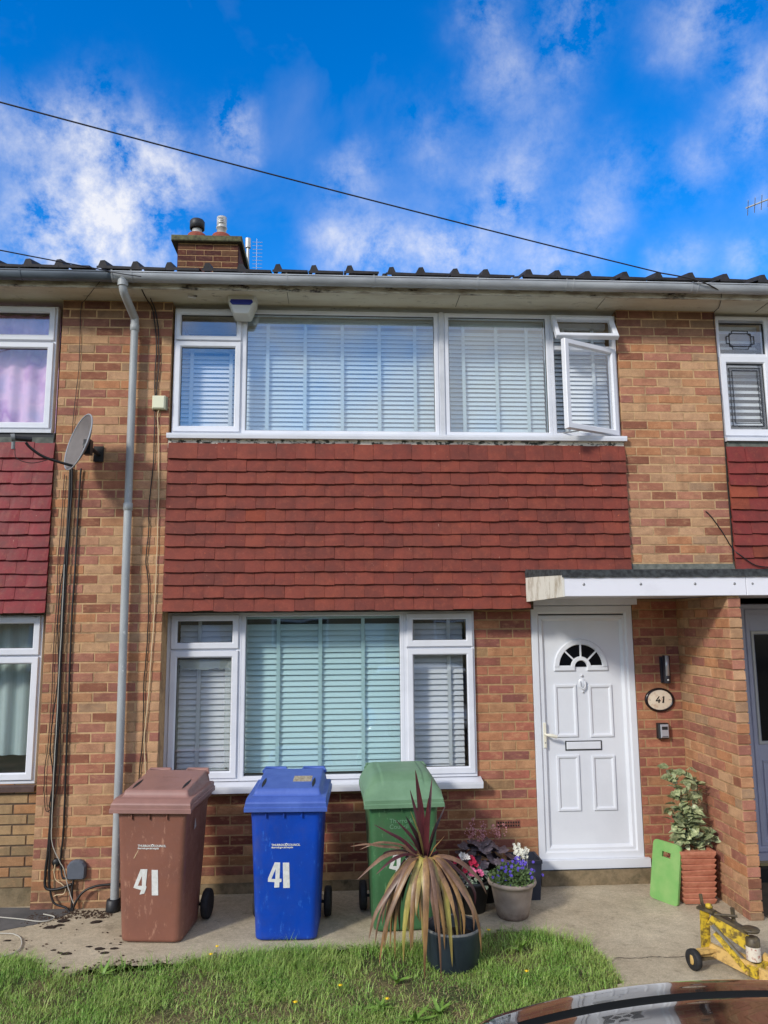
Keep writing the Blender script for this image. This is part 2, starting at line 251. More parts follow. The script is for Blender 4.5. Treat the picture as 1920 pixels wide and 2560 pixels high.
# ------------------------------------------------------------------ mesh helpers
class MB:
    def __init__(s): s.v = []; s.f = []; s.sm = []
    def add(s, vs, fs, smooth=False):
        o = len(s.v); s.v += [tuple(v) for v in vs]; s.f += [tuple(i+o for i in f) for f in fs]; s.sm += [smooth]*len(fs); return s
    def box(s, x0, x1, y0, y1, z0, z1, M_=None):
        vs = [(x0,y0,z0),(x1,y0,z0),(x1,y1,z0),(x0,y1,z0),(x0,y0,z1),(x1,y0,z1),(x1,y1,z1),(x0,y1,z1)]
        if M_: vs = [M_ @ Vector(v) for v in vs]
        return s.add(vs, [(0,3,2,1),(4,5,6,7),(0,1,5,4),(1,2,6,5),(2,3,7,6),(3,0,4,7)])
    def cbox(s, x0, x1, y0, y1, z0, z1, c=.004, M_=None):   # front (-y) edges chamfered
        vs = [(x0,y1,z0),(x1,y1,z0),(x1,y1,z1),(x0,y1,z1),(x0,y0+c,z0),(x1,y0+c,z0),(x1,y0+c,z1),(x0,y0+c,z1),
              (x0+c,y0,z0+c),(x1-c,y0,z0+c),(x1-c,y0,z1-c),(x0+c,y0,z1-c)]
        if M_: vs = [M_ @ Vector(v) for v in vs]
        fs = [(0,3,2,1)]
        for k in range(4):
            j = (k+1) % 4; fs += [(k, j, 4+j, 4+k), (4+k, 4+j, 8+j, 8+k)]
        fs.append((8,9,10,11)); return s.add(vs, fs)
    def tube(s, pts, r, n=8, cap=True, radii=None):
        pts = [Vector(p) for p in pts]; rings = []
        prev = None
        for i, p in enumerate(pts):
            d = (pts[min(i+1, len(pts)-1)]-pts[max(i-1, 0)]).normalized()
            if prev is None:
                u = d.orthogonal().normalized()
            else:
                u = (prev - d*prev.dot(d))
                u = u.normalized() if u.length > 1e-6 else d.orthogonal().normalized()
            prev = u; w = d.cross(u); rr = radii[i] if radii else r
            rings.append([p+(u*math.cos(2*math.pi*k/n)+w*math.sin(2*math.pi*k/n))*rr for k in range(n)])
        vs = [v for rg in rings for v in rg]; fs = []
        for i in range(len(rings)-1):
            for k in range(n):
                j = (k+1) % n; fs.append((i*n+k, i*n+j, (i+1)*n+j, (i+1)*n+k))
        s.add(vs, fs, True)
        if cap: s.add(rings[0], [tuple(range(n-1, -1, -1))]); s.add(rings[-1], [tuple(range(n))])
        return s
    def lathe(s, prof, n=24, M_=None, smooth=True):
        vs = []
        for r, z in prof:
            for k in range(n):
                t = 2*math.pi*k/n; vs.append(Vector((r*math.cos(t), r*math.sin(t), z)))
        if M_: vs = [M_ @ v for v in vs]
        fs = []
        for i in range(len(prof)-1):
            for k in range(n):
                j = (k+1) % n; fs.append((i*n+k, i*n+j, (i+1)*n+j, (i+1)*n+k))
        return s.add(vs, fs, smooth)
    def loft(s, rings, smooth=True, cap=True):
        n = len(rings[0]); vs = [v for r in rings for v in r]; fs = []
        for i in range(len(rings)-1):
            for k in range(n):
                j = (k+1) % n; fs.append((i*n+k, i*n+j, (i+1)*n+j, (i+1)*n+k))
        s.add(vs, fs, smooth)
        if cap: s.add(rings[0], [tuple(range(n-1,-1,-1))]); s.add(rings[-1], [tuple(range(n))])
        return s
    def grid(s, fn, nu, nv, smooth=True):
        vs = [fn(i/nu, j/nv) for j in range(nv+1) for i in range(nu+1)]
        fs = [(j*(nu+1)+i, j*(nu+1)+i+1, (j+1)*(nu+1)+i+1, (j+1)*(nu+1)+i) for j in range(nv) for i in range(nu)]
        return s.add(vs, fs, smooth)
    def poly(s, pts2, y0, y1, ax='xz', smooth=False):        # extruded outline
        def P(a, b, y): return (a, y, b) if ax == 'xz' else ((a, b, y) if ax == 'xy' else (y, a, b))
        n = len(pts2); vs = [P(a, b, y0) for a, b in pts2]+[P(a, b, y1) for a, b in pts2]
        fs = [tuple(range(n)), tuple(range(2*n-1, n-1, -1))]+[(k, n+k, n+(k+1) % n, (k+1) % n) for k in range(n)]
        return s.add(vs, fs, smooth)
    def mesh(s, name, mat):
        me = bpy.data.meshes.new(name); me.from_pydata(s.v, [], s.f); me.update()
        me.polygons.foreach_set('use_smooth', s.sm)
        if mat: me.materials.append(mat)
        return me
def link(name, me, parent=None, loc=None):
    o = bpy.data.objects.new(name, me); C.objects.link(o)
    if parent: o.parent = parent
    if loc is not None: o.location = loc
    return o
def part(name, mb, mat, parent): return link(name, mb.mesh(name, mat), parent)
def tag(o, label=None, cat=None, group=None, kind=None):
    for k, v in (('label', label), ('category', cat), ('group', group), ('kind', kind)):
        if v: o[k] = v
    return o
def thing(name, label, cat, loc=(0,0,0), rz=0, group=None):
    o = bpy.data.objects.new(name, None); C.objects.link(o); o.location = loc; o.rotation_euler = (0,0,rz); o.empty_display_size = .1
    return tag(o, label, cat, group)
def wpart(name, mb, mat, parent):           # part given in world coordinates
    o = part(name, mb, mat, parent); p = parent; off = Vector((0,0,0))
    while p: off += Vector(p.location); p = p.parent
    o.location = -off; return o
def single(name, mb, mat, label, cat, group=None):
    return tag(link(name, mb.mesh(name, mat)), label, cat, group)
def struct(name, mb, mat): return tag(link(name, mb.mesh(name, mat)), kind='structure')
def B(x0, x1, y0, y1, z0, z1): return MB().box(x0, x1, y0, y1, z0, z1)
def arc(p0, p1, p2, n=10):
    a, b, c = map(Vector, (p0, p1, p2)); return [(1-t)**2*a+2*t*(1-t)*b+t*t*c for t in [i/n for i in range(n+1)]]
def smooth_path(pts, sub=5):
    P = [Vector(p) for p in pts]; o = []
    for i in range(len(P)-1):
        a = P[max(i-1,0)]; b = P[i]; c = P[i+1]; d = P[min(i+2,len(P)-1)]
        for k in range(sub):
            t = k/sub; o.append(.5*((2*b)+(c-a)*t+(2*a-5*b+4*c-d)*t*t+(3*b-a-3*c+d)*t**3))
    o.append(P[-1]); return o
def text_mesh(txt, size, mat, bold=0, extrude=.0006, align='LEFT'):
    cu = bpy.data.curves.new('t', 'FONT'); cu.body = txt; cu.size = size; cu.extrude = extrude; cu.offset = bold; cu.align_x = align; cu.resolution_u = 3
    o = bpy.data.objects.new('t', cu); C.objects.link(o); bpy.context.view_layer.update()
    dg = bpy.context.evaluated_depsgraph_get(); me = bpy.data.meshes.new_from_object(o.evaluated_get(dg))
    bpy.data.objects.remove(o); me.materials.clear(); me.materials.append(mat); return me

CH = 0.0786; BL = 0.2255; Z0 = 0.055
_bc = {}
def brick(parent, x0, x1, k, y=0.0, mat=None, axis='x', flip=1, z0=None, yy=None):
    """one brick as an object; axis 'y' lays it along the wing wall"""
    w = round(x1-x0, 3); key = (w, mat.name, rnd.randrange(3), axis)
    if key not in _bc:
        r2 = random.Random(hash((w, key[2])) & 0xffff); j = lambda: r2.uniform(-.0015, .0015)
        mb = MB()
        vs_mb = MB().cbox(0, w, 0, .05, 0, CH-.0115, .003)
        vs = [(x+j(), yv+j()*.6, z+j()) for x, yv, z in vs_mb.v]
        if axis == 'y': vs = [(yv, -x, z) for x, yv, z in vs]        # runs towards -y, face on -x side
        mb.add(vs, vs_mb.f); _bc[key] = mb.mesh('brick', mat)
    o = bpy.data.objects.new('brick', _bc[key]); C.objects.link(o); o.parent = parent
    z = Z0+k*CH+.005 if z0 is None else z0
    if axis == 'x': o.location = Vector((x0, y+rnd.uniform(-.0015, .0015), z+rnd.uniform(-.001, .001)))-Vector(parent.location)
    else: o.location = Vector((y+rnd.uniform(-.0015, .0015), yy, z))-Vector(parent.location)
    return o
def course(parent, x0, x1, k, y, mat, phase=0.0, skip=None):
    a = x0; first = True
    off = (k % 2)*BL/2+phase; off %= BL
    edges = [x0]; e = x0+(off if off > .03 else BL)
    while e < x1-.03: edges.append(e); e += BL
    edges.append(x1); n = 0
    for i in range(len(edges)-1):
        p, q = edges[i]+(.005 if i else 0), edges[i+1]-(.005 if i < len(edges)-2 else 0)
        if skip and skip(p, q): continue
        brick(parent, round(p, 3), round(q, 3), k, y, mat(k, p) if callable(mat) else mat); n += 1
    return n

# ------------------------------------------------------------------ ground
gm = MB(); gm.grid(lambda u, v: ((u-.5)*300, (v-.5)*300, -.045), 12, 12, False); ground = struct('ground', gm, SOIL)
edge = [(-6,-.78),(-2.9,-.8),(-2.22,-.813),(-2.0,-.9),(-1.87,-1.0),(-1.76,-1.10),(-1.66,-1.14),(-1.56,-1.03),(-1.42,-.99),(-1.272,-.99),(-.979,-.984),(-.69,-.903),(-.42,-.90),(-.267,-.87),(.168,-.865),(.546,-.86),(.80,-.88),(.99,-.80),(1.07,-.70),(1.16,-.66),(1.385,-.70),(1.56,-.82),(1.70,-.97),(1.75,-1.17),(1.74,-1.46),(1.60,-1.75),(1.5,-2.2),(1.5,-3.2),(1.5,-14)]
def jag(pts, amp=.02, sub=7):
    o = []
    for i in range(len(pts)-1):
        a, b = Vector(pts[i]+(0,)), Vector(pts[i+1]+(0,))
        if (b-a).length > 4: o.append((a.x, a.y)); continue
        for k in range(sub):
            p = a.lerp(b, k/sub); o.append((p.x+rnd.uniform(-amp, amp), p.y+rnd.uniform(-amp, amp)))
    o.append(pts[-1]); return o
je = jag(edge)
pl = je+[(7,-14),(7,.4),(-6,.4)]
path_o = struct('path', MB().poly(pl, -.07, 0, 'xy'), PATH)
dk = jag([(-6,-.42),(-3,-.44),(-2.42,-.40),(-2.2,-.30),(-2.13,-.23),(-2.03,-.12),(-2.0,.02)], .008)
struct('neighbour_path', MB().poly(dk+[(-6,.35)], -.01, .004, 'xy'), PATH_D)
dn_ = jag([(3.13,-.35),(3.16,-.72),(3.22,-.95),(3.35,-1.15),(3.6,-1.4)], .01)
struct('side_path', MB().poly([(3.13,.3)]+dn_+[(6.5,-1.4),(6.5,.3)], -.01, .004, 'xy'), PATH_N)
lw = [(x, y+.02) for x, y in je if y > -13]+[(1.5,-13.9),(-6,-13.9)]
struct('lawn', MB().poly(lw, -.04, -.012, 'xy'), LAWNG)
crk = MB()
cp = [(1.80,-1.175),(1.95,-1.19),(2.05,-1.18),(2.18,-1.195),(2.3,-1.19),(2.42,-1.2),(2.6,-1.2),(2.9,-1.215)]
pr = smooth_path([(x, y, .0015) for x, y in cp], 8); pr = [Vector((p.x, p.y+rnd.uniform(-.004,.004), p.z)) for p in pr]
vs = []; 
for p in pr: w_ = rnd.uniform(.0015,.005); vs += [(p.x, p.y-w_, .002), (p.x, p.y+w_, .002)]
crk.add(vs, [(2*i, 2*i+2, 2*i+3, 2*i+1) for i in range(len(pr)-1)])
tag(wpart('crack', crk, pmat('crack_dark', srgb(58,50,42), rough=1), path_o))

# ------------------------------------------------------------------ houses
house = thing('terraced_house', 'middle terraced house number 41 with clay tile hanging and a white front door', 'house', (0.5, .3, 0))
hl = thing('terraced_house', 'left neighbouring house with crimson painted tiles and a window showing pink curtains', 'house', (-3.5, .3, 0))
hr = thing('terraced_house', 'right neighbouring house with leaded upper window and pale grey front door', 'house', (4.8, .3, 0))
bounds = {'l': (-5.6, -1.885, hl), 'm': (-1.885, 3.0, house), 'r': (3.0, 6.8, hr)}
EY = -.28
for kk, (xa, xb, h) in bounds.items():
    wpart('wall', B(xa, xb, .75, 8.2, 0, 4.95), INNER, h)
    wpart('floor_slab', B(max(xa, -5.6), xb, .262 if kk != 'x' else 0, .74, 2.30, 3.60), MORTAR_D, h)
    wpart('soffit', MB().box(xa+.001, xb-.001, EY, .76, 4.932, 4.95), SOFFIT, h)
    wpart('fascia', B(xa+.001, xb-.001, EY-.02, EY-.001, 4.912, 5.05), FASCIA, h)
# soffit joints
for x in (-2.9, -.42, 1.05, 2.32, 3.8):
    wpart('soffit_joint', B(x, x+.004, EY+.005, -.005, 4.928, 4.9315), pmat('joint_grey', srgb(110,102,88), rough=.9) if x == -2.9 else bpy.data.materials['joint_grey'], house if -1.885 < x < 3 else (hl if x < 0 else hr))
# head boards beneath the overhanging storey (dark)
wpart('storey_underside', B(-1.42, 1.655, .012, .238, 2.264, 2.30), MORTAR_D, house)

# roof: tile pieces along the eaves, then ribbed sheet
SL = math.tan(R(15.5)); Yt = -.352; Zt = 5.074
def roof_prof(x0, x1):
    # flat pan with a trapezoid roll at left side
    return [(x0, 0), (x0+.012, .002), (x0+.028, .048), (x0+.062, .052), (x0+.082, .005), (x1, 0)]
def roof_strip(x0, n, ya, yb, thick=.02):
    mb = MB()
    for i in range(n):
        xa = x0+.294*i; pr = roof_prof(xa, xa+.292)
        f = [(a, ya, Zt+(ya-Yt)*SL+b) for a, b in pr]; g = [(a, yb, Zt+(yb-Yt)*SL+b) for a, b in pr]
        fl = [(a, y+.0005, Zt+(ya-Yt)*SL-thick) for a, y, z in f]; k = len(pr)
        mb.add(f+g+fl, [(j, j+1, k+j+1, k+j) for j in range(k-1)]+[(2*k+j, 2*k+j+1, j+1, j) for j in range(k-1)])
    return mb
tm = roof_strip(0, 1, Yt, Yt+.30); tmesh = tm.mesh('roof_tile', ROOFT)
xs = -2.52-.045-.294*10
for i in range(39):
    x = xs+.294*i; h = hl if x < -1.9 else (house if x < 2.95 else hr)
    if x > 6.4: break
    o = link('roof_tile', tmesh, h, Vector((x+rnd.uniform(-.004,.004), rnd.uniform(-.006,.006), rnd.uniform(-.003,.003)))-Vector(h.location))
    o.rotation_euler = (0, R(rnd.uniform(-.5,.5)), 0)
for kk, (xa, xb, h) in bounds.items():
    n = int((xb-xa)/.294); i0 = round((xa-xs)/.294)
    mb = roof_strip(xs+.294*i0, n, Yt+.30, 3.9, .02)
    o = wpart('roof', mb, ROOFT, h); o['kind'] = 'stuff'
    zr = Zt+(3.9-Yt)*SL
    wpart('rear_roof', MB().add([(xa,3.9,zr),(xb,3.9,zr),(xb,8.6,4.95),(xa,8.6,4.95)], [(0,1,2,3)]), ROOFT, h)
    wpart('ridge', MB().tube([(xa,3.9,zr+.02),(xb,3.9,zr+.02)], .09, 8), ROOFT, h)

# ---- brick piers
pier = thing('brick_pier', 'tall buff brick pier left of the middle house carrying cables, satellite dish and grey downpipe', 'brick pier', (-1.88, 0, 0))
wpart('mortar', B(-2.345, -1.42, .003, .75, -.05, 4.93), MORTAR, pier)
n = 0
for k in range(-1, 62):
    z = Z0+k*CH
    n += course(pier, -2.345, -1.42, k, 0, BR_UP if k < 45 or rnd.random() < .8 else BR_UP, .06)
pier2 = thing('brick_pier', 'buff brick pier at the upper right with a short wing wall beside the door', 'brick pier', (3.0, 0, 0))
wpart('mortar', B(2.51, 3.422, .003, .75, 2.36, 4.93), MORTAR, pier2)
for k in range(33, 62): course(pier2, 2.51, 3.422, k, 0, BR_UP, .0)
wpart('flashing', MB().poly([(-.012, 2.60), (-.03, 2.55), (.01, 2.55), (.01, 2.662)], 2.505, 3.43, 'yz'), LINTEL_G, pier2)
# wing wall
wpart('mortar', B(3.0075, 3.0975, -.645, .75, -.05, 2.345), MORTAR, pier2)
for k in range(-1, 29):
    ys = [-.652]; e = -.652+(.105 if k % 2 else .215)
    while e < .22: ys.append(e); e += BL
    ys.append(.245)
    for i in range(len(ys)-1):
        a_, b_ = ys[i]+(.005 if i else 0), ys[i+1]-.005
        o = brick(pier2, 0, round(b_-a_, 3), k, 3.0, BR_UP, 'y', yy=b_)
    # end face of the wing (header)
    brick(pier2, 3.006, 3.104, k, -.656, BR_UP)

# ---- middle house lower wall
WY = .24
wm_ = MB().box(-1.42, 1.19, WY+.003, .74, .075, .87).box(1.19, 1.69, WY+.003, .739, .075, 2.30).box(2.60, 3.01, WY+.003, .74, -.05, 2.345)
wpart('mortar', wm_, MORTAR_D, house)
k0 = 1
def mmat(k, x): return BR_LO if (x > 1.0 or rnd.random() < .25) else BR_SHADED
for k in range(0, 29):
    z = Z0+k*CH
    if z < .075: continue
    if z+CH < .875: course(house, -1.42, 1.69, k, WY, mmat, .1, skip=lambda p, q: k == 5 and 1.30 < (p+q)/2 < 1.55)
    else:
        course(house, 1.19, 1.69, k, WY, BR_LO, (.0 if k % 2 else .02))
    
for k in range(-1, 29): course(house, 2.60, 3.0, k, WY, BR_LO, .17)
ab = MB().cbox(1.335, 1.545, WY-.001, WY+.05, .447, .515, .003)
airb = wpart('air_brick', ab, BR_LO, house)
hb = MB()
for i in range(9):
    for j in range(2): x = 1.35+i*.0215; hb.box(x, x+.011, WY-.0035, WY-.0012, .462+j*.026, .476+j*.026)
part('holes', hb, DARKM, airb)
pm = MB(); pm.grid(lambda u, v: (-1.42+u*3.11, WY-.02-.012*mnoise.noise(Vector((u*12, v*3, 0))), -.05+v*.125), 60, 3); pm.box(-1.42, 1.69, WY-.012, .7, .06, .078)
wpart('plinth', pm, PLINTH, house)
pm = MB(); pm.grid(lambda u, v: (1.69+u*.94, WY-.07-.010*mnoise.noise(Vector((u*7, v*3, 4))), -.03+v*.145), 24, 4); pm.box(1.69, 2.63, WY-.062, .7, .09, .1155)
wpart('doorstep', pm, PLINTH, house)
wpart('bottom_brick', MB().cbox(2.64, 2.72, .12, .24, -.02, .14, .01), POT_CL, house)

# ---- tile hanging
_tc = {}
def tile(parent, x0, x1, zb, gauge, mat, y=0.0, sub=None):
    w = round(x1-x0, 3); key = (w, round(gauge, 3), mat.name, rnd.randrange(8))
    if key not in _tc:
        mb = MB(); nx = 4; h = gauge+.03; cam_ = rnd.uniform(.001, .006); sk = rnd.uniform(-.004, .004)
        vs = []
        for i in range(nx+1):
            u = i/nx; x = u*w; b = 4*u*(1-u)*cam_; dz = sk*u+rnd.uniform(-.0012, .0012)-b*.35
            vs += [(x, -.036-b*.6, dz), (x, -.020-b*.6, .0+dz), (x, -.004, h), (x, -.012, h)]
        fs = []
        for i in range(nx):
            p = 4*i; q = p+4; fs += [(p, p+1, q+1, q)[::-1], (p, q, q+3, p+3), (p+3, q+3, q+2, p+2)]
        fs += [(0, 3, 2, 1), (4*nx, 4*nx+1, 4*nx+2, 4*nx+3)]
        mb.add(vs, fs); _tc[key] = mb.mesh('tile', mat)
    o = bpy.data.objects.new('tile', _tc[key]); C.objects.link(o); o.parent = parent
    o.location = Vector((x0, y+rnd.uniform(-.003, .001), zb+rnd.uniform(-.0035, .0025)))-Vector(parent.location)
    o.rotation_euler = (R(rnd.uniform(-1.2, 1.2)), R(rnd.uniform(-.9, .9)), 0)
    return o
TW = .1645; G = (3.645-2.268)/13
wpart('tile_backing', MB().box(-1.42, 1.66, .008, .26, 2.262, 3.70).box(1.661, 2.51, .008, .26, 2.38, 3.70), MORTAR_NB, house)
for r in range(13):
    zb = 2.268+r*G; x = -1.415
    first = TW*1.5 if r % 2 == 0 else TW
    e = [x]; c = x+first
    while c < 2.512-.05: e.append(c); c += TW
    e.append(2.512)
    for i in range(len(e)-1):
        if e[i] > 1.72 and r < 2: continue
        if e[i] > 1.62 and zb < 2.36 and r == 0: continue
        special = (r == 7 and i == 4) 
        o = tile(house, e[i]+.0008, e[i+1]-.0008, zb, G, TILE_SP if special or (r == 2 and i == 22) else TILE)
        if special: o['label'] = 'orange spalled tile'
hp = -2.345
for r in range(13):
    zb = 2.262+r*.1062
    e = [hp]; c = hp-(TW*1.5 if r % 2 else TW)
    while c > -5.3: e.append(c); c -= TW
    for i in range(len(e)-1):
        if e[i] < -3.2: continue
        tile(hl, e[i+1]+.0008, e[i]-.0008, zb, .1062, TILE_L)
wpart('tile_backing', B(-5.6, -2.346, .008, .26, 2.25, 3.70), MORTAR_NB, hl)
for r in range(13):
    zb = 2.268+r*G; x = 3.43
    e = [x]; c = x+(TW*1.5 if r % 2 else TW)
    while c < 5.2: e.append(c); c += TW
    for i in range(len(e)-1):
        if r < 3: continue
        sp = (r, i) in ((9, 0), (8, 0), (4, 1))
        tile(hr, e[i]+.0008, e[i+1]-.0008, zb, G, TILE_SP if sp else TILE_R)
wpart('tile_backing', B(3.423, 6.8, .008, .26, 2.5, 3.70), MORTAR_NB, hr)
wpart('tile_hanging', B(5.2, 6.8, -.02, .009, 2.5, 3.66), TILE_R, hr)
wpart('tile_hanging', B(-5.6, -3.3, -.02, .009, 2.262, 3.65), TILE_L, hl)
# lintel strip beneath upper windows
lm_ = MB().grid(lambda u, v: (-1.418+u*3.928, -.008+.004*mnoise.noise(Vector((u*40, v*2, 1))), 3.632+v*.078+.006*(1-v)*mnoise.noise(Vector((u*50, 0, 2)))), 120, 3)
wpart('lintel', lm_, LINTEL, house)
wpart('lintel', B(-5.6, -2.36, -.012, .1, 3.645, 3.715), LINTEL_G, hl)
wpart('lintel', B(3.445, 6.8, -.012, .1, 3.655, 3.722), LINTEL_G, hr)

# ---- windows
def frame_ring(mb, x0, x1, z0, z1, w, y0, y1, bev=.006):
    """rectangular frame with bevelled inner and outer edges (mitred)"""
    def ring(i, y): return [(x0+i, y, z0+i), (x1-i, y, z0+i), (x1-i, y, z1-i), (x0+i, y, z1-i)]
    rs = [ring(0, y1), ring(0, y0+bev), ring(bev*.7, y0), ring(w-bev*1.6, y0), ring(w, y0+bev*1.8), ring(w, y1)]
    vs = [v for r in rs for v in r]; fs = []
    for i in range(len(rs)-1):
        for k in range(4):
            j = (k+1) % 4; fs.append((i*4+k, i*4+j, (i+1)*4+j, (i+1)*4+k))
    mb.add(vs, fs); return mb
def sash(win, x0, x1, z0, z1, y, w, gl, mat=UPVC, name='sash'):
    o = wpart(name, frame_ring(MB(), x0, x1, z0, z1, w, y, y+.045), mat, win)
    return o
def pane(win, x0, x1, z0, z1, y, gl):
    wpart('gasket', frame_ring(MB(), x0-.006, x1+.006, z0-.006, z1+.006, .009, y-.006, y+.01, .001), GASKET, win)
    return wpart('pane', B(x0, x1, y, y+.004, z0, z1), gl, win)
def window(parent, base, name='window'):
    e = bpy.data.objects.new(name, None); C.objects.link(e); e.parent = parent; e.location = Vector(base)-Vector(parent.location); e.empty_display_size = .1; return e
FY = .03     # upper frame face
uw = window(house, (.5, FY, 3.76))
fr = MB()
for (x0, x1) in ((-1.402, -.815), (-.815, .895), (.955, 1.90), (1.90, 2.502)):
    frame_ring(fr, x0, x1, 3.765, 4.885, .036, FY, FY+.07, .004)
fr.box(-1.37, -.85, FY+.012, FY+.06, 4.575, 4.60).box(1.93, 2.47, FY+.012, FY+.06, 4.565, 4.60)
fr.box(-.835, -.795, FY+.004, FY+.06, 3.80, 4.85)
fr.box(.893, .957, FY+.008, FY+.06, 3.765, 4.885)
wpart('frame', fr, UPVC, uw)
wpart('mullion_strip', B(.905, .945, FY-.008, FY+.008, 3.762, 4.888), UPVC_D, uw)
sl = MB().poly([(-.055, 3.735), (-.055, 3.752), (.04, 3.764), (.06, 3.764), (.06, 3.71), (-.05, 3.71)], -1.425, 2.525, 'yz'); wpart('sill', sl, UPVC, uw)
sash(uw, -1.388, -.828, 4.595, 4.868, FY-.016, .042, None); pane(uw, -1.346, -.870, 4.637, 4.826, FY+.012, GL_G)
sash(uw, -1.388, -.828, 3.782, 4.583, FY-.016, .05, None); pane(uw, -1.338, -.878, 3.832, 4.533, FY+.012, GL_G)
pane(uw, -.779, .859, 3.801, 4.849, FY+.02, GL_U); pane(uw, .991, 1.864, 3.801, 4.849, FY+.02, GL_U)
# open top vent, hinged at its head
def local_sash(win, name, w, h, fw, gl, loc, rot):
    o = part(name, frame_ring(MB(), 0, w, -h, 0, fw, -.012, .035), UPVC, win) if name != 'casement' else part('sash', frame_ring(MB(), -w, 0, -h, 0, fw, -.012, .035), UPVC, win)
    return o
vent = part('sash', frame_ring(MB(), 0, .558, -.285, 0, .042, -.012, .035).box(.042, .516, .008, .012, -.243, -.042), UPVC, uw)
vent.data.materials.append(GL_G)
for p_ in vent.data.polygons[-6:]: p_.material_index = 1
vent.location = Vector((1.912, FY-.02, 4.868))-Vector((.5, FY, 3.76)); vent.rotation_euler = (R(-31), 0, 0)
case = part('sash', frame_ring(MB(), -.60, 0, -.79, 0, .05, -.012, .035).box(-.55, -.05, .008, .012, -.74, -.05), UPVC, uw)
case.data.materials.append(GL_G)
for p_ in case.data.polygons[-6:]: p_.material_index = 1
case.location = Vector((2.478, FY-.015, 4.562))-Vector((.5, FY, 3.76)); case.rotation_euler = (0, 0, R(26))
wpart('stay', MB().tube([(1.97, FY+.02, 3.80), (2.1, -.06, 3.795), (2.0, -.2, 3.80)], .006, 6), pmat('steel_dull', srgb(150,150,150), rough=.4, metal=.8), uw)
STEEL = bpy.data.materials['steel_dull']

LY = .215
lwn = window(house, (0, LY, .87))
fr = MB()
frame_ring(fr, -1.435, -.80, .878, 2.256, .045, LY, LY+.07, .004)
frame_ring(fr, -.80, .578, .878, 2.256, .036, LY, LY+.07, .004)
frame_ring(fr, .578, 1.186, .878, 2.256, .030, LY, LY+.07, .004)
fr.box(-1.40, -.82, LY+.012, LY+.06, 1.93, 1.955).box(.60, 1.16, LY+.012, LY+.06, 1.935, 1.96)
wpart('frame', fr, UPVC, lwn)
wpart('side_strip', B(-1.448, -1.437, LY-.01, LY+.06, .878, 2.256), GASKET, lwn)
sl = MB().poly([(LY-.10, .835), (LY-.10, .852), (LY-.01, .868), (LY+.05, .877), (LY+.05, .80), (LY-.095, .80)], -1.42, 1.215, 'yz'); wpart('sill', sl, UPVC, lwn)
sash(lwn, -1.388, -.825, 1.955, 2.238, LY-.016, .052, None); pane(lwn, -1.336, -.877, 2.007, 2.186, LY+.012, GL_G)
sash(lwn, -1.388, -.825, .905, 1.938, LY-.016, .055, None); pane(lwn, -1.333, -.880, .960, 1.870, LY+.012, GL_G)
pane(lwn, -.765, .543, .925, 2.240, LY+.02, GL_T)
sash(lwn, .602, 1.170, 1.955, 2.240, LY-.016, .055, None); pane(lwn, .657, 1.115, 2.010, 2.186, LY+.012, GL_G)
sash(lwn, .602, 1.170, .905, 1.940, LY-.016, .055, None); pane(lwn, .657, 1.115, .960, 1.885, LY+.012, GL_G)
# torn plastic film behind the left casement pane
def film(x0, x1, z0, z1, y):
    mb = MB(); n = 60; vs = []
    for i in range(n):
        t = i/n*4; s_ = int(t); f_ = t-s_
        p = [(x0+(x1-x0)*f_, z0), (x1, z0+(z1-z0)*f_), (x1-(x1-x0)*f_, z1), (x0, z1-(z1-z0)*f_)][s_]
        cx_, cz_ = (x0+x1)/2, (z0+z1)/2
        inset = {0: .02, 1: .055, 2: .085, 3: .012}[s_]+.022*mnoise.noise(Vector((t*5, 3, 0)))+.012*mnoise.noise(Vector((t*17, 3, 0)))
        dx, dz = [(0, 1), (-1, 0), (0, -1), (1, 0)][s_]
        q = (p[0]+dx*inset, p[1]+dz*inset); q = (min(max(q[0], x0+.015), x1-.02), min(max(q[1], z0+.015), z1-.03))
        vs += [(p[0], y, p[1]), (q[0], y+.008*mnoise.noise(Vector((t*9, 0, 5))), q[1])]
    mb.add(vs, [(2*i, (2*i+2) % (2*n), (2*i+3) % (2*n), 2*i+1) for i in range(n)], True); return mb
wpart('plastic_film', film(-1.333, -.88, .96, 1.87, LY+.03), FILM, lwn)
wpart('inner_reveal', MB().box(-1.46, -1.44, LY+.07, .74, .87, 2.26).box(1.191, 1.20, LY+.07, .74, .87, 2.26), INNER, lwn)

# blinds: every slat a part
def blind(x0, x1, z0, z1, y, pitch, tapes, label, tilt=62, sl_w=.05):
    b = thing('blind', label, 'blind', ((x0+x1)/2, y, z0), group='slatted blinds behind the window panes')
    mb = MB(); w = x1-x0; n = 5
    for i in range(n):      # gently cambered slat
        pass
    prof = [(-sl_w/2+sl_w*i/4, .0035*(1-((i-2)/2)**2)) for i in range(5)]
    vs = [(-w/2, p, q) for p, q in prof]+[(w/2, p, q) for p, q in prof]
    mb.add(vs, [(i, i+1, 6+i, 5+i) for i in range(4)], True); me = mb.mesh('slat', BLIND)
    k = int((z1-z0-.05)/pitch)
    for i in range(k):
        o = link('slat', me, b, (0, 0, .02+i*pitch)); o.rotation_euler = (R(tilt+rnd.uniform(-3, 3)), R(rnd.uniform(-.12,.12)), 0)
    part('headrail', B(-w/2, w/2, -.03, .03, z1-z0-.05, z1-z0), BLIND, b)
    for tx in tapes: part('tape', B(tx-(x0+x1)/2-.015, tx-(x0+x1)/2+.015, -.034, -.032, 0, z1-z0-.05), TAPE, b)
    part('bottom_rail', B(-w/2, w/2, -.012, .012, .0, .014), BLIND, b)
    return b
BY = .19; UP_P = .0405
blind(-1.36, -.86, 3.83, 4.60, BY, UP_P, [-1.27, -.93], 'narrow white slatted blind behind the upper left casement of the middle house', 60)
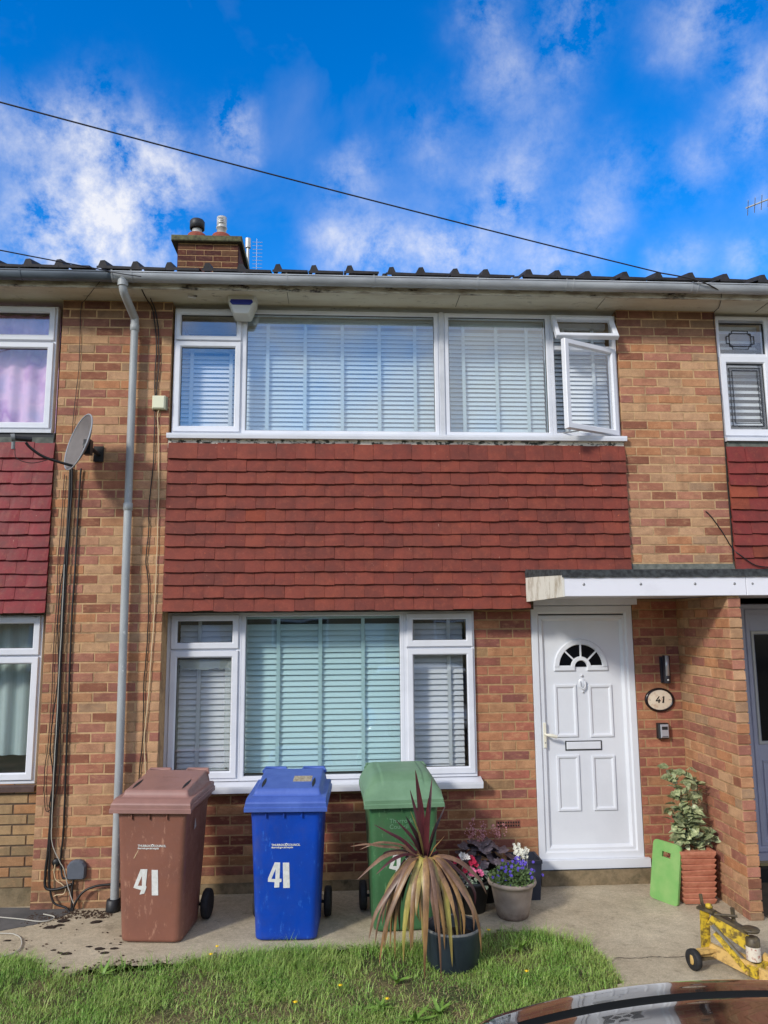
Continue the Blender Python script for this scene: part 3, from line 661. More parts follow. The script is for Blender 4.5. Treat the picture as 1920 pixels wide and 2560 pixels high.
blind(-.79, .87, 3.80, 4.86, BY, UP_P, [-.61, -.28, .05, .38, .70], 'wide white slatted blind behind the big upper window pane', 60)
blind(.985, 1.875, 3.80, 4.86, BY, UP_P, [1.14, 1.44, 1.72], 'white slatted blind behind the second fixed upper pane', 60)
blind(1.93, 2.46, 3.80, 4.86, BY, UP_P, [2.06, 2.33], 'white slatted blind behind the opened upper casement', 60)
blind(-1.34, -.84, .92, 2.24, .37, .0475, [-1.17], 'grey looking slatted blind behind the lower left casement', 60, .058)
blind(-.80, .57, .92, 2.25, .37, .0475, [-.50, -.14, .23], 'wide slatted blind with broad tapes behind the big ground floor pane', 60, .058)
blind(.61, 1.105, .92, 2.24, .37, .0475, [.98], 'slatted blind behind the lower right casement above the green bin', 60, .058)

# ---- front door of number 41
DY = WY+.01
door = window(house, (2.15, DY, .12), 'front_door')
fr = MB(); frame_ring(fr, 1.692, 2.598, .185, 2.296, .072, DY-.01, DY+.06, .01); fr.box(1.69, 2.60, DY+.015, DY+.06, 2.297, 2.345)
fr.poly([(-0.0, 0)]*0+[(1.69, .12), (1.69, .19), (2.63, .19), (2.63, .12)], DY-.05, DY+.06)
wpart('door_frame', fr, DOORW, door)
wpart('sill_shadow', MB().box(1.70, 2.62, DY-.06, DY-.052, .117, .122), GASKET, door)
wpart('head_board', B(1.66, 2.60, WY-.12, DY+.02, 2.299, 2.3515), UPVC, door)
lf = MB(); frame_ring(lf, 1.757, 2.540, .240, 2.215, .052, DY+.004, DY+.05, .012)
leaf = wpart('door_leaf', lf, DOORW, door)
# recessed panel with the fanlight cut out as a stepped arch
pn = MB().box(1.80, 2.50, DY+.030, DY+.05, .28, 2.18); wpart('door_panel', pn, DOORW, door)
wpart('gap', frame_ring(MB(), 1.750, 2.547, .233, 2.222, .010, DY+.012, DY+.03, .001), GASKET, door)
fx, fz = 2.130, 1.766
def arch_ring(r0, r1, y0, y1, n=22, b=.008):
    mb = MB(); rs = []
    for i in range(n+1):
        t = math.pi*i/n; c_, s_ = math.cos(t), math.sin(t)
        rs.append([(fx+r0*c_, y1, fz+r0*s_), (fx+(r0+b)*c_, y0, fz+(r0+b)*s_), (fx+(r1-b)*c_, y0, fz+(r1-b)*s_), (fx+r1*c_, y1, fz+r1*s_)])
    vs = [v for r in rs for v in r]; fs = []
    for i in range(n):
        for k in range(3): fs.append((i*4+k, i*4+k+1, i*4+4+k+1, i*4+4+k))
    fs += [(0,1,2,3), (n*4+3, n*4+2, n*4+1, n*4)]
    return mb.add(vs, fs)
fl = arch_ring(.188, .240, DY+.012, DY+.031); fl.add(arch_ring(.050, .092, DY+.010, DY+.031).v, arch_ring(.050, .092, DY+.010, DY+.031).f)
for sx in (-1, 1):
    x0, x1 = sorted((fx+sx*.052, fx+sx*.240)); fl.cbox(x0, x1, DY+.012, DY+.031, fz-.035, fz+.012, .008)
for an in (90, 136, 44):
    t = R(an); d = Vector((math.cos(t), 0, math.sin(t))); e_ = Vector((-math.sin(t), 0, math.cos(t)))*.0065
    p0 = Vector((fx, 0, fz))+d*.085; p1 = Vector((fx, 0, fz))+d*.195
    fl.add([tuple(p+Vector((0, yv, 0))) for yv in (DY+.015, DY+.03) for p in (p0-e_, p1-e_, p1+e_, p0+e_)], [(0,1,2,3),(0,4,5,1),(3,2,6,7)])
wpart('fanlight_surround', fl, DOORW, door)
fg = MB(); ps = [(fx+.195*math.cos(math.pi*i/20), fz+.195*math.sin(math.pi*i/20)) for i in range(21)]; fg.poly(ps, DY+.026, DY+.0295)
wpart('fanlight_pane', fg, pmat('dark_glass', srgb(8,11,18), rough=.06), door)
def moulding(x0, x1, z0, z1):
    mb = MB(); yb = DY+.031
    def ring(i, y): return [(x0+i, y, z0+i), (x1-i, y, z0+i), (x1-i, y, z1-i), (x0+i, y, z1-i)]
    rs = [ring(0, yb), ring(.006, yb-.014), ring(.020, yb-.014), ring(.034, yb-.002)]
    vs = [v for r in rs for v in r]; fs = []
    for i in range(3):
        for k in range(4): j = (k+1) % 4; fs.append((i*4+k, i*4+j, (i+1)*4+j, (i+1)*4+k))
    fs.append((12,13,14,15)); return mb.add(vs, fs)
for q in ((1.883, 2.083, 1.172, 1.618), (2.186, 2.397, 1.168, 1.614), (1.880, 2.083, .563, 1.026), (2.189, 2.395, .563, 1.020)):
    wpart('raised_panel', moulding(*q), DOORW, door)
lb = wpart('letterbox', MB().cbox(1.974, 2.274, DY+.014, DY+.032, 1.072, 1.134, .005), DOORW, door)
part('rim', MB().box(1.964, 2.284, DY+.024, DY+.031, 1.062, 1.142), GASKET, lb)
kn = MB().lathe([(.0, .012), (.020, .010), (.030, .004), (.034, 0)], 16, Matrix.Translation((2.135, DY+.028, 1.625)) @ Matrix.Rotation(R(90), 4, 'X') @ Matrix.Scale(1.35, 4, (0, 1, 0)))
kn.tube([(2.112, DY+.012, 1.645), (2.112, DY+.008, 1.60), (2.135, DY+.004, 1.575), (2.158, DY+.008, 1.60), (2.158, DY+.012, 1.645)], .007, 8)
kn.lathe([(.0, .016), (.010, .012), (.012, 0)], 12, Matrix.Translation((2.133, DY+.028, 1.692)) @ Matrix.Rotation(R(90), 4, 'X'))
kn.lathe([(.0, .016), (.008, .012), (.008, 0)], 12, Matrix.Translation((2.137, DY+.028, 1.552)) @ Matrix.Rotation(R(90), 4, 'X'))
wpart('knocker', kn, DOORW, door)
hd = MB().cbox(1.770, 1.796, DY-.006, DY+.006, 1.09, 1.30, .004).tube([(1.785, DY-.006, 1.205), (1.785, DY-.045, 1.205), (1.80, DY-.052, 1.205), (1.84, DY-.052, 1.198), (1.872, DY-.05, 1.188)], .011, 10, radii=[.010, .010, .013, .016, .013])
wpart('handle', hd, pmat('handle_cream', srgb(226,222,204), rough=.35), door)
wpart('keyhole', MB().lathe([(0, .003), (.006, .003), (.006, 0)], 10, Matrix.Translation((1.783, DY-.005, 1.135)) @ Matrix.Rotation(R(90), 4, 'X')), STEEL, door)

# ---- left neighbour windows
w2 = window(hl, (-3.2, .03, 3.78))
fr = MB(); frame_ring(fr, -3.5, -2.395, 3.785, 4.880, .030, .03, .10, .004); fr.box(-3.47, -2.42, .042, .09, 4.545, 4.575)
wpart('frame', fr, UPVC, w2)
sash(w2, -3.465, -2.412, 4.572, 4.868, .012, .05, None); pane(w2, -3.415, -2.462, 4.622, 4.818, .04, GL_G)
sash(w2, -3.465, -2.412, 3.80, 4.552, .012, .052, None); pane(w2, -3.413, -2.464, 3.852, 4.50, .04, GL_G)
wpart('sill', B(-3.5, -2.385, -.01, .06, 3.755, 3.784), UPVC_D, w2)
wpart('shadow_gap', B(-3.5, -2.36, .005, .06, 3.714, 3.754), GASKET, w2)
cur = MB(); cur.grid(lambda u, v: (-3.5+u*1.08, .17+.014*math.sin(u*46), 3.80+v*1.05), 90, 2)
single('curtain', cur, PINK, 'pink and lilac curtain behind the upper window of the left neighbour', 'curtain')
w3 = window(hl, (-3.2, .1, .92))
fr = MB(); frame_ring(fr, -3.6, -2.398, .915, 2.245, .026, .10, .17, .004); fr.box(-3.57, -2.42, .112, .16, 1.905, 1.93)
wpart('frame', fr, UPVC, w3)
sash(w3, -3.57, -2.418, 1.925, 2.232, .082, .054, None); pane(w3, -3.516, -2.472, 1.979, 2.178, .11, GL_G)
sash(w3, -3.57, -2.418, .945, 1.91, .082, .056, None); pane(w3, -3.514, -2.474, 1.001, 1.854, .11, GL_G)
wpart('sill', MB().poly([(.055, .885), (.055, .90), (.12, .914), (.16, .914), (.16, .86), (.055, .86)], -3.6, -2.385, 'yz'), SILL_BR, w3)
cur = MB(); cur.grid(lambda u, v: (-3.6+u*1.16, .34+.020*math.sin(u*40+math.sin(u*9)*2)*(1-.3*v), 1.10+v*1.14), 110, 2)
single('curtain', cur, NET, 'pale net curtain hanging behind the ground floor window of the left neighbour', 'curtain')
nb = wpart('mortar', B(-5.6, -2.346, .1055, .74, -.05, .87).box(-5.6, -3.6, .1055, .74, .87, 2.3), MORTAR_NB, hl)
for k in range(1, 11): course(hl, -3.3, -2.347, k, .1, BR_NB, .07)
wpart('plinth', B(-5.6, -2.346, .085, .6, -.05, .133), PLINTH, hl)
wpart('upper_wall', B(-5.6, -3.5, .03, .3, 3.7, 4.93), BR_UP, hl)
# ---- right neighbour window and door
w4 = window(hr, (4.1, .03, 3.76))
fr = MB(); frame_ring(fr, 3.435, 3.925, 3.765, 4.90, .034, .03, .10, .004); frame_ring(fr, 3.925, 5.3, 3.765, 4.90, .04, .03, .10, .004); fr.box(3.46, 3.90, .035, .09, 4.51, 4.546)
wpart('frame', fr, UPVC, w4)
pane(w4, 3.466, 3.884, 4.547, 4.835, .05, GL_G)
sash(w4, 3.445, 3.915, 3.78, 4.515, .012, .062, None); pane(w4, 3.507, 3.853, 3.845, 4.445, .04, GL_G); pane(w4, 3.97, 5.25, 3.81, 4.86, .05, GL_G)
wpart('sill', MB().poly([(-.04, 3.735), (-.04, 3.75), (.04, 3.764), (.06, 3.764), (.06, 3.722), (-.04, 3.722)], 3.432, 5.3, 'yz'), UPVC, w4)
LEAD = pmat('lead_strip', srgb(40,46,58), rough=.5)
ld = MB()
def lead(pts, y):
    for i in range(len(pts)-1):
        ld.tube([(pts[i][0], y, pts[i][1]), (pts[i+1][0], y, pts[i+1][1])], .0035, 4)
cx_, cz_ = 3.668, 4.683
oct_ = [(-.13, .0), (-.13, .035), (-.10, .035), (-.10, .06), (-.075, .06), (-.075, .085), (.075, .085), (.075, .06), (.10, .06), (.10, .035), (.13, .035), (.13, -.035), (.10, -.035), (.10, -.06), (.075, -.06), (.075, -.085), (-.075, -.085), (-.075, -.06), (-.10, -.06), (-.10, -.035), (-.13, -.035), (-.13, 0)]
lead([(cx_+a_, cz_+b_) for a_, b_ in oct_], .046); lead([(cx_+a_*.78, cz_+b_*.72) for a_, b_ in [(-.13,-.06),(-.13,.06),(-.09,.085),(.09,.085),(.13,.06),(.13,-.06),(.09,-.085),(-.09,-.085),(-.13,-.06)]], .046)
for q in (.03, .055): lead([(3.507+q, 3.845+q), (3.507+q, 4.445-q), (3.853-q, 4.445-q), (3.853-q, 3.845+q), (3.507+q, 3.845+q)], .036)
wpart('leading', ld, LEAD, w4)
blind(3.45, 3.90, 3.80, 4.86, .2, .06, [], 'pale slatted blind behind the leaded window of the right neighbour', 50, .05)
nd = window(hr, (4.05, .24, .14), 'front_door')
fr = MB(); frame_ring(fr, 3.575, 4.50, .20, 2.30, .05, .24, .31, .01); fr.box(3.57, 4.51, .22, .31, .14, .20)
wpart('door_frame', fr, DOORG, nd)
lf = MB(); frame_ring(lf, 3.625, 4.45, .245, 2.255, .05, .25, .29, .01); lf.box(3.66, 4.42, .272, .29, .27, 2.23); wpart('door_leaf', lf, DOORG, nd)
wpart('glass_trim', frame_ring(MB(), 3.678, 4.40, 1.085, 2.062, .03, .262, .275, .006), pmat('trim_beige', srgb(176,176,170), rough=.4), nd)
wpart('pane', B(3.71, 4.37, .266, .270, 1.115, 2.03), bpy.data.materials['dark_glass'], nd)
wpart('raised_panel', frame_ring(MB(), 3.70, 4.37, .33, .95, .02, .262, .273, .006), DOORG, nd)
wpart('threshold', B(3.55, 4.52, .16, .31, .115, .14), pmat('brass_trim', srgb(150,134,92), rough=.4), nd)
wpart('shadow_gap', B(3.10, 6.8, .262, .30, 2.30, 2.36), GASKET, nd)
wpart('lower_wall', B(4.52, 6.8, .24, .74, -.05, 2.35), BR_LO, hr)
wpart('lower_wall', B(3.11, 3.565, .245, .74, -.05, 2.35), BR_LO, hr)
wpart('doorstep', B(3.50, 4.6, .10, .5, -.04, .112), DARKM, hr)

# ---- the terrace across the street, seen only as reflections in the panes
for i in range(6):
    x = -24+i*8.0
    t = thing('terraced_house', ['first', 'second', 'third', 'fourth', 'fifth', 'sixth'][i]+' brick house from the west end of the terrace across the street', 'house', (x, -31, 0), 0, 'houses across the street')
    part('wall', B(-3.99, 3.99, -8, 0, -.05, 5.0), BR_NB, t)
    part('roof', MB().poly([(.5, 4.9), (-4, 7.0), (-8.5, 4.9)], -4, 4, 'yz'), ROOFT, t)
    for x0, x1, z0, z1 in ((-3.2, -.4, 1.0, 2.3), (-3.2, -.2, 3.6, 4.7), (1.0, 3.2, 3.6, 4.7)):
        f = part('window', B(x0, x1, .0, .05, z0, z1), UPVC, t); part('pane', B(x0+.1, x1-.1, .05, .07, z0+.1, z1-.1), bpy.data.materials['dark_glass'], f)
    part('door', B(1.4, 2.4, .0, .05, 0, 2.1), DOORG, t)
# ------------------------------------------------------------------ canopy
can = thing('door_canopy', 'flat felt-topped canopy with white fascia over the two front doors', 'canopy', (3.0, -.3, 2.35))
wpart('soffit_board', MB().poly([(1.722,-.668),(1.60,.262),(6.2,.262),(6.2,-.668)], 2.352, 2.375, 'xy'), UPVC_D, can)
wpart('core', MB().poly([(1.726,-.66),(1.625,.0),(6.2,.0),(6.2,-.66)], 2.376, 2.50, 'xy'), MORTAR_NB, can)
for x0, x1 in ((1.705, 3.138), (3.142, 4.6), (4.604, 6.2)):
    fb = wpart('fascia_board', MB().cbox(x0, x1, -.692, -.670, 2.347, 2.497, .003), CANW, can)
    if x0 < 2:
        for x in (1.87, 2.312, 2.737, 3.048): part('screw', MB().lathe([(0, .004), (.009, .003), (.011, 0)], 10, Matrix.Translation((x, -.692, 2.437)) @ Matrix.Rotation(R(90), 4, 'X')), STEEL, fb)
    elif x0 < 4:
        for x in (3.19, 3.7, 4.2): part('screw', MB().lathe([(0, .004), (.008, .003), (.009, 0)], 10, Matrix.Translation((x, -.692, 2.437)) @ Matrix.Rotation(R(90), 4, 'X')), STEEL, fb)
# end board, a little skew
wpart('end_board', MB().add([(1.703,-.694,2.345),(1.703,-.694,2.515),(1.59,-.035,2.525),(1.59,-.035,2.325),(1.72,-.694,2.345),(1.72,-.694,2.515),(1.612,-.035,2.525),(1.612,-.035,2.325)], [(0,3,2,1),(4,5,6,7),(0,1,5,4),(1,2,6,5),(0,4,7,3)]), CANF, can)
ft = MB()
def fz_(u, v):
    x = 1.70+u*4.5; y = -.705+v*.70; return (x-(.115*v if u < .02 else 0), y, 2.545+.05*v+.006*mnoise.noise(Vector((x*6, y*9, 0)))+.004*mnoise.noise(Vector((x*30, y*30, 0))))
ft.grid(fz_, 130, 10)
ft.grid(lambda u, v: (1.70+u*4.5, -.706-.003*mnoise.noise(Vector((u*90, v, 0))), 2.490+v*.056+(0 if v > .1 else .005*mnoise.noise(Vector((u*70, 0, 3))))), 200, 3)
ft.add([(1.70,-.706,2.508),(1.585,-.006,2.53),(1.585,-.006,2.598),(1.70,-.706,2.546)], [(0,1,2,3)])
wpart('felt_roof', ft, FELT, can)

# ------------------------------------------------------------------ gutters, downpipe
def gutter(x0, x1, mat, label, joints, nm='gutter'):
    g = thing(nm, label, 'gutter', ((x0+x1)/2, -.35, 4.97)); mb = MB(); yc, zc, r = -.362, 4.996, .051
    pr = [(yc+r*math.cos(t), zc+r*1.15*math.sin(t)) for t in [math.pi+math.pi*i/12 for i in range(13)]]
    pr = [(yc-r-.006, zc+.004), (yc-r-.006, zc+.012), (yc-r+.002, zc+.012)]+pr+[(yc+r, zc+.02)]
    vs = [(x0, a_, b_) for a_, b_ in pr]+[(x1, a_, b_) for a_, b_ in pr]; n = len(pr)
    mb.add(vs, [(i, i+1, n+i+1, n+i) for i in range(n-1)], True); wpart('channel', mb, mat, g)
    for x, w in joints:
        jb = MB(); pj = [(yc+(r+.004)*math.cos(t), zc+(r*1.15+.004)*math.sin(t)) for t in [math.pi*.97+math.pi*1.03*i/12 for i in range(13)]]
        pj = [(yc-r-.012, zc+.018)]+pj
        for q in ([0, w] if w > .03 else [0]):
            wq = .012 if w > .03 else w
            vs = [(x+q, a_, b_) for a_, b_ in pj]+[(x+q+wq, a_, b_) for a_, b_ in pj]; n = len(pj); jb.add(vs, [(i, i+1, n+i+1, n+i) for i in range(n-1)], True)
            jb.add([(x+q, a_, b_) for a_, b_ in pj], [tuple(range(n))]); jb.add([(x+q+wq, a_, b_) for a_, b_ in pj], [tuple(range(n))][::-1])
        wpart('joint', jb, mat, g)
    return g
gutter(-5.6, -1.83, GUTTER_D, 'darker blue-grey gutter along the eaves of the left house', [(-2.56, .014), (-3.6, .014)])
g2 = gutter(-1.83, 6.8, GUTTER, 'pale grey gutter running along the eaves of the middle and right houses', [(-1.83, .155), (-.42, .014), (.30, .016), (1.17, .016), (1.93, .06), (3.02, .05), (4.4, .014)])
dp = thing('downpipe', 'grey plastic downpipe running down the left brick pier into a black boot', 'downpipe', (-1.70, -.07, 0))
o_ = MB().tube([(-1.745, -.362, 4.985), (-1.745, -.362, 4.90)], .042, 16); wpart('outlet', o_, PIPE, dp)
wpart('swan_neck', MB().tube(smooth_path([(-1.745, -.362, 4.95), (-1.744, -.358, 4.89), (-1.738, -.32, 4.845), (-1.722, -.12, 4.765), (-1.716, -.078, 4.735), (-1.716, -.072, 4.68)], 5), .034, 16), PIPE, dp)
wpart('pipe', MB().tube([(-1.716, -.07, 4.70), (-1.712, -.07, 3.49), (-1.711, -.068, 3.10)], .0315, 18), PIPE, dp)
wpart('pipe', MB().tube([(-1.711, -.068, 3.12), (-1.706, -.068, 2.2), (-1.698, -.068, 1.2), (-1.692, -.068, .09)], .0325, 18), PIPE, dp)
for z, x in ((4.66, -1.716), (3.12, -1.711)):
    wpart('collar', MB().lathe([(.0315, -.03), (.0375, -.028), (.0375, .03), (.0315, .034)], 18, Matrix.Translation((x, -.069, z))), PIPE, dp)
wpart('boot', MB().lathe([(0, 0), (.052, 0), (.054, .02), (.050, .085), (.038, .092), (0, .092)], 18, Matrix.Translation((-1.700, -.068, -.002))), BLACK, dp)

# ------------------------------------------------------------------ chimney
ch = thing('chimney_stack', 'brick chimney stack with mossy cap and two clay pots on the roof', 'chimney', (-1.66, 3.2, 6.2))
cy = 3.0; wpart('mortar', B(-2.045, -1.281, cy+.005, cy+.75, 6.1, 7.05), MORTAR_D, ch)
for k in range(5):
    z = 7.035-.0786*(k+1)
    x = -2.05; off = .11 if k % 2 else .2255; e = [x]; c = x+off
    while c < -1.276-.04: e.append(c); c += .2255
    e.append(-1.276)
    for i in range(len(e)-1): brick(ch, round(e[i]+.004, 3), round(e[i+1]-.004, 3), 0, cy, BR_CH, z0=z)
wpart('side_wall', B(-1.2805, -1.272, cy+.01, cy+.75, 6.1, 7.04).box(-2.054, -2.0455, cy+.01, cy+.75, 6.1, 7.04), BR_CH, ch)
wpart('cap', MB().cbox(-2.125, -1.225, cy-.07, cy+.83, 7.04, 7.12, .01), MOSSC, ch)
def pot(x, y):
    return wpart('chimney_pot', MB().lathe([(.14, 7.11), (.135, 7.20), (.118, 7.24), (.105, 7.25), (.06, 7.25)], 20, Matrix.Translation((x, y, 0))), POT_CL, ch)
p1 = pot(-1.845, cy+.18); p2 = pot(-1.525, cy+.18)
part('flue', MB().lathe([(.065, 7.22), (.065, 7.36), (0, 7.36)], 16, Matrix.Translation((-1.845, cy+.18, 0))), pmat('galvanised', srgb(190,190,186), rough=.4, metal=.3), p1)
part('cowl', MB().lathe([(.085, 7.325), (.098, 7.33), (.098, 7.43), (.085, 7.45), (.0, 7.455)], 18, Matrix.Translation((-1.845, cy+.18, 0))), BLACK, p1)
GALV = bpy.data.materials['galvanised']
tp = MB().lathe([(.062, 7.22), (.062, 7.34), (.072, 7.345), (.072, 7.36), (.062, 7.365), (.062, 7.385), (.066, 7.39), (.066, 7.50), (.0, 7.51)], 16, Matrix.Translation((-1.525, cy+.18, 0)))
part('cowl', tp, GALV, p2)
part('cowl_bars', MB().add(*(lambda m_: (m_.v, m_.f))([MB()][0].box(-1.56, -1.49, cy+.108, cy+.112, 7.40, 7.405).box(-1.56, -1.49, cy+.108, cy+.112, 7.43, 7.435).box(-1.56, -1.49, cy+.108, cy+.112, 7.46, 7.465))), GASKET, p2)
ae = thing('tv_aerial', 'thin television aerial on a steel pole behind the chimney', 'aerial', (-1.2, 3.6, 6.3))
am = MB().tube([(-1.27, 3.95, 6.4), (-1.27, 3.95, 7.62)], .022, 8).tube([(-1.27, 3.95, 7.48), (-1.27, 3.95, 7.62)], .04, 10); wpart('pole', am, GALV, ae)
am = MB()
for i in range(8): am.tube([(-1.20+.0*i, 3.9, 7.16+i*.055), (-1.06, 3.9, 7.16+i*.055)], .003, 4)
am.tube([(-1.14, 3.9, 7.1), (-1.14, 3.9, 7.6)], .003, 4); wpart('elements', am, GALV, ae)
ae = thing('tv_aerial', 'television aerial boom entering from the right edge of the sky', 'aerial', (6.9, 4, 6.0))
am = MB().tube([(6.19, 4, 8.33), (7.3, 4, 8.80)], .012, 6).tube([(7.3, 4, 6.2), (7.3, 4, 8.9)], .02, 8); wpart('boom', am, GALV, ae)
am = MB()
for i in range(9):
    t = i/9; x = 6.22+t*1.0; z = 8.34+t*.43; am.tube([(x-.045, 3.9, z+.06), (x+.045, 4.1, z-.07)], .006, 4)
wpart('elements', am, GALV, ae)

# ------------------------------------------------------------------ wall fittings
dish_n = Vector((-.76, -.60, .24)).normalized(); dc = Vector((-2.045, -.34, 3.60))
ds = thing('satellite_dish', 'grey oval satellite dish facing left on the left brick pier', 'satellite dish', tuple(dc))
zl = Vector((0,0,1)); ux = zl.cross(dish_n).normalized(); uy = dish_n.cross(ux)
mb = MB(); vs = []; nr, na = 8, 36
for i in range(nr+1):
    r = i/nr
    for k in range(na):
        t = 2*math.pi*k/na; vs.append(ux*(.225*r*math.cos(t))+uy*(.235*r*math.sin(t))+dish_n*(.055*(r*r-1)))
mb.add(vs, [(i*na+k, i*na+(k+1) % na, (i+1)*na+(k+1) % na, (i+1)*na+k) for i in range(nr) for k in range(na)], True)
vs2 = [v-dish_n*.006 for v in vs]; mb.add(vs2, [(i*na+k, (i+1)*na+k, (i+1)*na+(k+1) % na, i*na+(k+1) % na) for i in range(nr) for k in range(na)], True)
part('reflector', mb, pmat('dish_grey', srgb(112,106,104), srgb(98,93,91), 8, .6), ds)
rim = MB().tube([ux*(.227*math.cos(2*math.pi*k/48))+uy*(.237*math.sin(2*math.pi*k/48)) for k in range(49)], .006, 6, cap=False); part('rim', rim, pmat('rim_grey', srgb(150,154,160), rough=.4), ds)
low = uy*-.21-dish_n*.02; lnb = low+Vector((-.31, -.20, .13))
part('arm', MB().tube(smooth_path([-uy*.20-dish_n*.03, low+(lnb-low)*.55+Vector((0,0,-.02)), lnb+Vector((.05, .03, -.02)), lnb+Vector((.02,0,.02))], 5), .011, 8), BLACK, ds)
lb_ = MB().tube([lnb+Vector((.05, .03, .05)), lnb+Vector((-.05, -.03, .045))], .020, 10); part('receiver', lb_, BLACK, ds)
part('receiver_cap', MB().tube([lnb+Vector((-.05, -.03, .05)), lnb+Vector((-.075, -.04, .045))], .030, 12).tube([lnb+Vector((-.06, -.03, .05)), lnb+Vector((-.06, -.03, -.04))], .014, 8), pmat('cap_grey', srgb(120,124,124), rough=.5), ds)
part('lead', MB().tube(smooth_path([lnb+Vector((-.05,-.02,-.03)), lnb+Vector((-.03,-.02,-.11)), lnb+Vector((.08,.0,-.14)), lnb+Vector((.19,.1,-.08))], 6), .003, 6), CABLE, ds)
bk = MB().tube([-dish_n*.05, Vector((.065, .18, -.03)), Vector((.06, .34, -.03))], .018, 10); bk.box(.02, .10, .322, .338, -.09, .04).box(.03, .085, .03, .10, -.09, .03)
part('bracket', bk, BLACK, ds)

sr = thing('alarm_box', 'white burglar alarm box with a dark blue band under the eaves', 'alarm box', (-.81, -.10, 4.86))
bx = MB()
def sec(y, s_, zoff=0):
    return [Vector((a_*s_, y, b_*s_+zoff)) for a_, b_ in [(-.118,.085),(-.125,.075),(-.118,.02),(-.075,-.085),(-.06,-.098),(.06,-.098),(.075,-.085),(.118,.02),(.125,.075),(.118,.085)]]
bx.loft([sec(.10, 1), sec(.03, 1), sec(-.035, .97), sec(-.055, .86)], False); part('case', bx, pmat('alarm_white', srgb(206,206,198), rough=.45), sr)
part('band', MB().poly([(-.088, .035), (-.098, .012), (-.075, -.012), (.075, -.012), (.098, .012), (.088, .035)], -.060, -.054), pmat('alarm_blue', srgb(22,26,120), rough=.3), sr)
tg = thing('security_camera', 'tiny white camera fixed beneath the soffit left of the alarm box', 'camera', (-1.22, -.15, 4.93))
part('body', MB().tube([(-.035, -.03, -.025), (.02, .02, -.015)], .010, 10), pmat('camera_white', srgb(210,210,208), rough=.4), tg); part('mount', MB().tube([(0, 0, -.015), (.03, .02, .0)], .006, 8), BLACK, tg)
jb = thing('junction_box', 'cream square junction box on the brick pier beside the upper window', 'junction box', (-1.50, 0, 4.02))
part('box', MB().cbox(-.055, .053, -.045, 0, -.058, .058, .010), pmat('box_cream', srgb(222,222,192), rough=.5), jb)
part('backplate', B(-.058, .066, -.012, 0, -.062, .055), pmat('plate_grey', srgb(150,150,130), rough=.6), jb)
gb = thing('telephone_box', 'grey plastic telephone connection box low on the left pier', 'telephone box', (-2.0, 0, .29))
pts = [(-.07,-.055),(-.06,-.068),(.06,-.068),(.07,-.055),(.072,.03),(.05,.062),(.02,.074),(-.02,.074),(-.05,.062),(-.072,.03)]
part('cover', MB().loft([[Vector((a_, 0, b_)) for a_, b_ in pts], [Vector((a_, -.03, b_)) for a_, b_ in pts], [Vector((a_*.86, -.045, b_*.86)) for a_, b_ in pts]], False), pmat('box_grey', srgb(92,98,108), srgb(82,88,98), 12, .55), gb)
bb = single('cable_vent', MB().lathe([(0, .02), (.022, .02), (.030, .010), (.032, 0)], 14, Matrix.Translation((-2.165, 0, .345)) @ Matrix.Rotation(R(90), 4, 'X')), BLACK, 'small round black cable cover left of the grey telephone box', 'cable cover')
lp = thing('wall_lamp', 'slim upright dark wall lamp with a silver strip and sensor, above the oval house number', 'wall lamp', (2.855, WY, 1.74))
part('backplate', B(-.035, .022, -.02, 0, -.115, .105), pmat('lamp_dark', srgb(48,46,52), rough=.4), lp)
part('body', MB().lathe([(0, -.118), (.028, -.118), (.030, -.11), (.030, .118), (0, .118)], 18, Matrix.Translation((.005, -.045, 0))), bpy.data.materials['lamp_dark'], lp)
part('diffuser', MB().lathe([(0, -.052), (.0195, -.052), (.0195, .1185), (0, .1185)], 16, Matrix.Translation((.004, -.0592, 0))), pmat('lamp_silver', srgb(190,190,190), rough=.3, metal=.4), lp)
part('sensor', MB().lathe([(0, .010), (.007, .008), (.010, 0)], 12, Matrix.Translation((.003, -.070, -.088)) @ Matrix.Rotation(R(90), 4, 'X')), pmat('sensor_white', srgb(215,215,210), rough=.3), lp)
sg = thing('house_number_sign', 'oval cream number plate reading 41 with black rim beside the door', 'sign', (2.798, WY, 1.48))
SX = Matrix.Rotation(R(90), 4, 'X') @ Matrix.Scale(.78, 4, (0, 1, 0))
part('rim', MB().lathe([(0, .0), (.130, 0), (.131, .012), (.122, .022), (.112, .022), (.108, .014), (0, .014)], 40, SX), pmat('rim_black', srgb(26,20,24), rough=.25), sg)
a = M('plaque_cream'); vv = a.rng(a.noise(22, 3, .6), .5, .7); cc = a.mix(vv, srgb(222,208,186), srgb(200,172,146)); PLQ = a.done(cc, .3)
part('plate', MB().lathe([(0, .0165), (.100, .0165), (.108, .0145)], 40, SX), PLQ, sg)
INK = pmat('number_black', srgb(20,16,18), rough=.4)
def flat_poly(pl_, y, x, z, s_, sh=0): return MB().poly([(x+a_*s_+sh*b_*s_, z+b_*s_) for a_, b_ in pl_], y-.0012, y)
dg4 = [(.42,0),(.62,0),(.62,.25),(.78,.25),(.78,.42),(.62,.42),(.62,.62),(.44,.62),(.44,.42),(.22,.42),(.60,1.0),(.42,1.0),(.0,.40),(.0,.25),(.42,.25)]
part('numeral', flat_poly(dg4, -.0172, -.040, -.026, .056, .1), INK, sg)
part('numeral', flat_poly([(0,0),(.30,0),(.30,1),(.12,1),(-.06,.86),(-.0,.78),(.10,.82)], -.0172, .018, -.026, .056, .12), INK, sg)
for x in (-.088, .088): part('screw', MB().lathe([(0,.002),(.005,0)], 8, Matrix.Translation((x, -.0166, 0)) @ Matrix.Rotation(R(90), 4, 'X')), STEEL, sg)
ks = thing('key_safe', 'small black and silver key safe under the oval house number', 'key safe', (2.805, WY, 1.222))
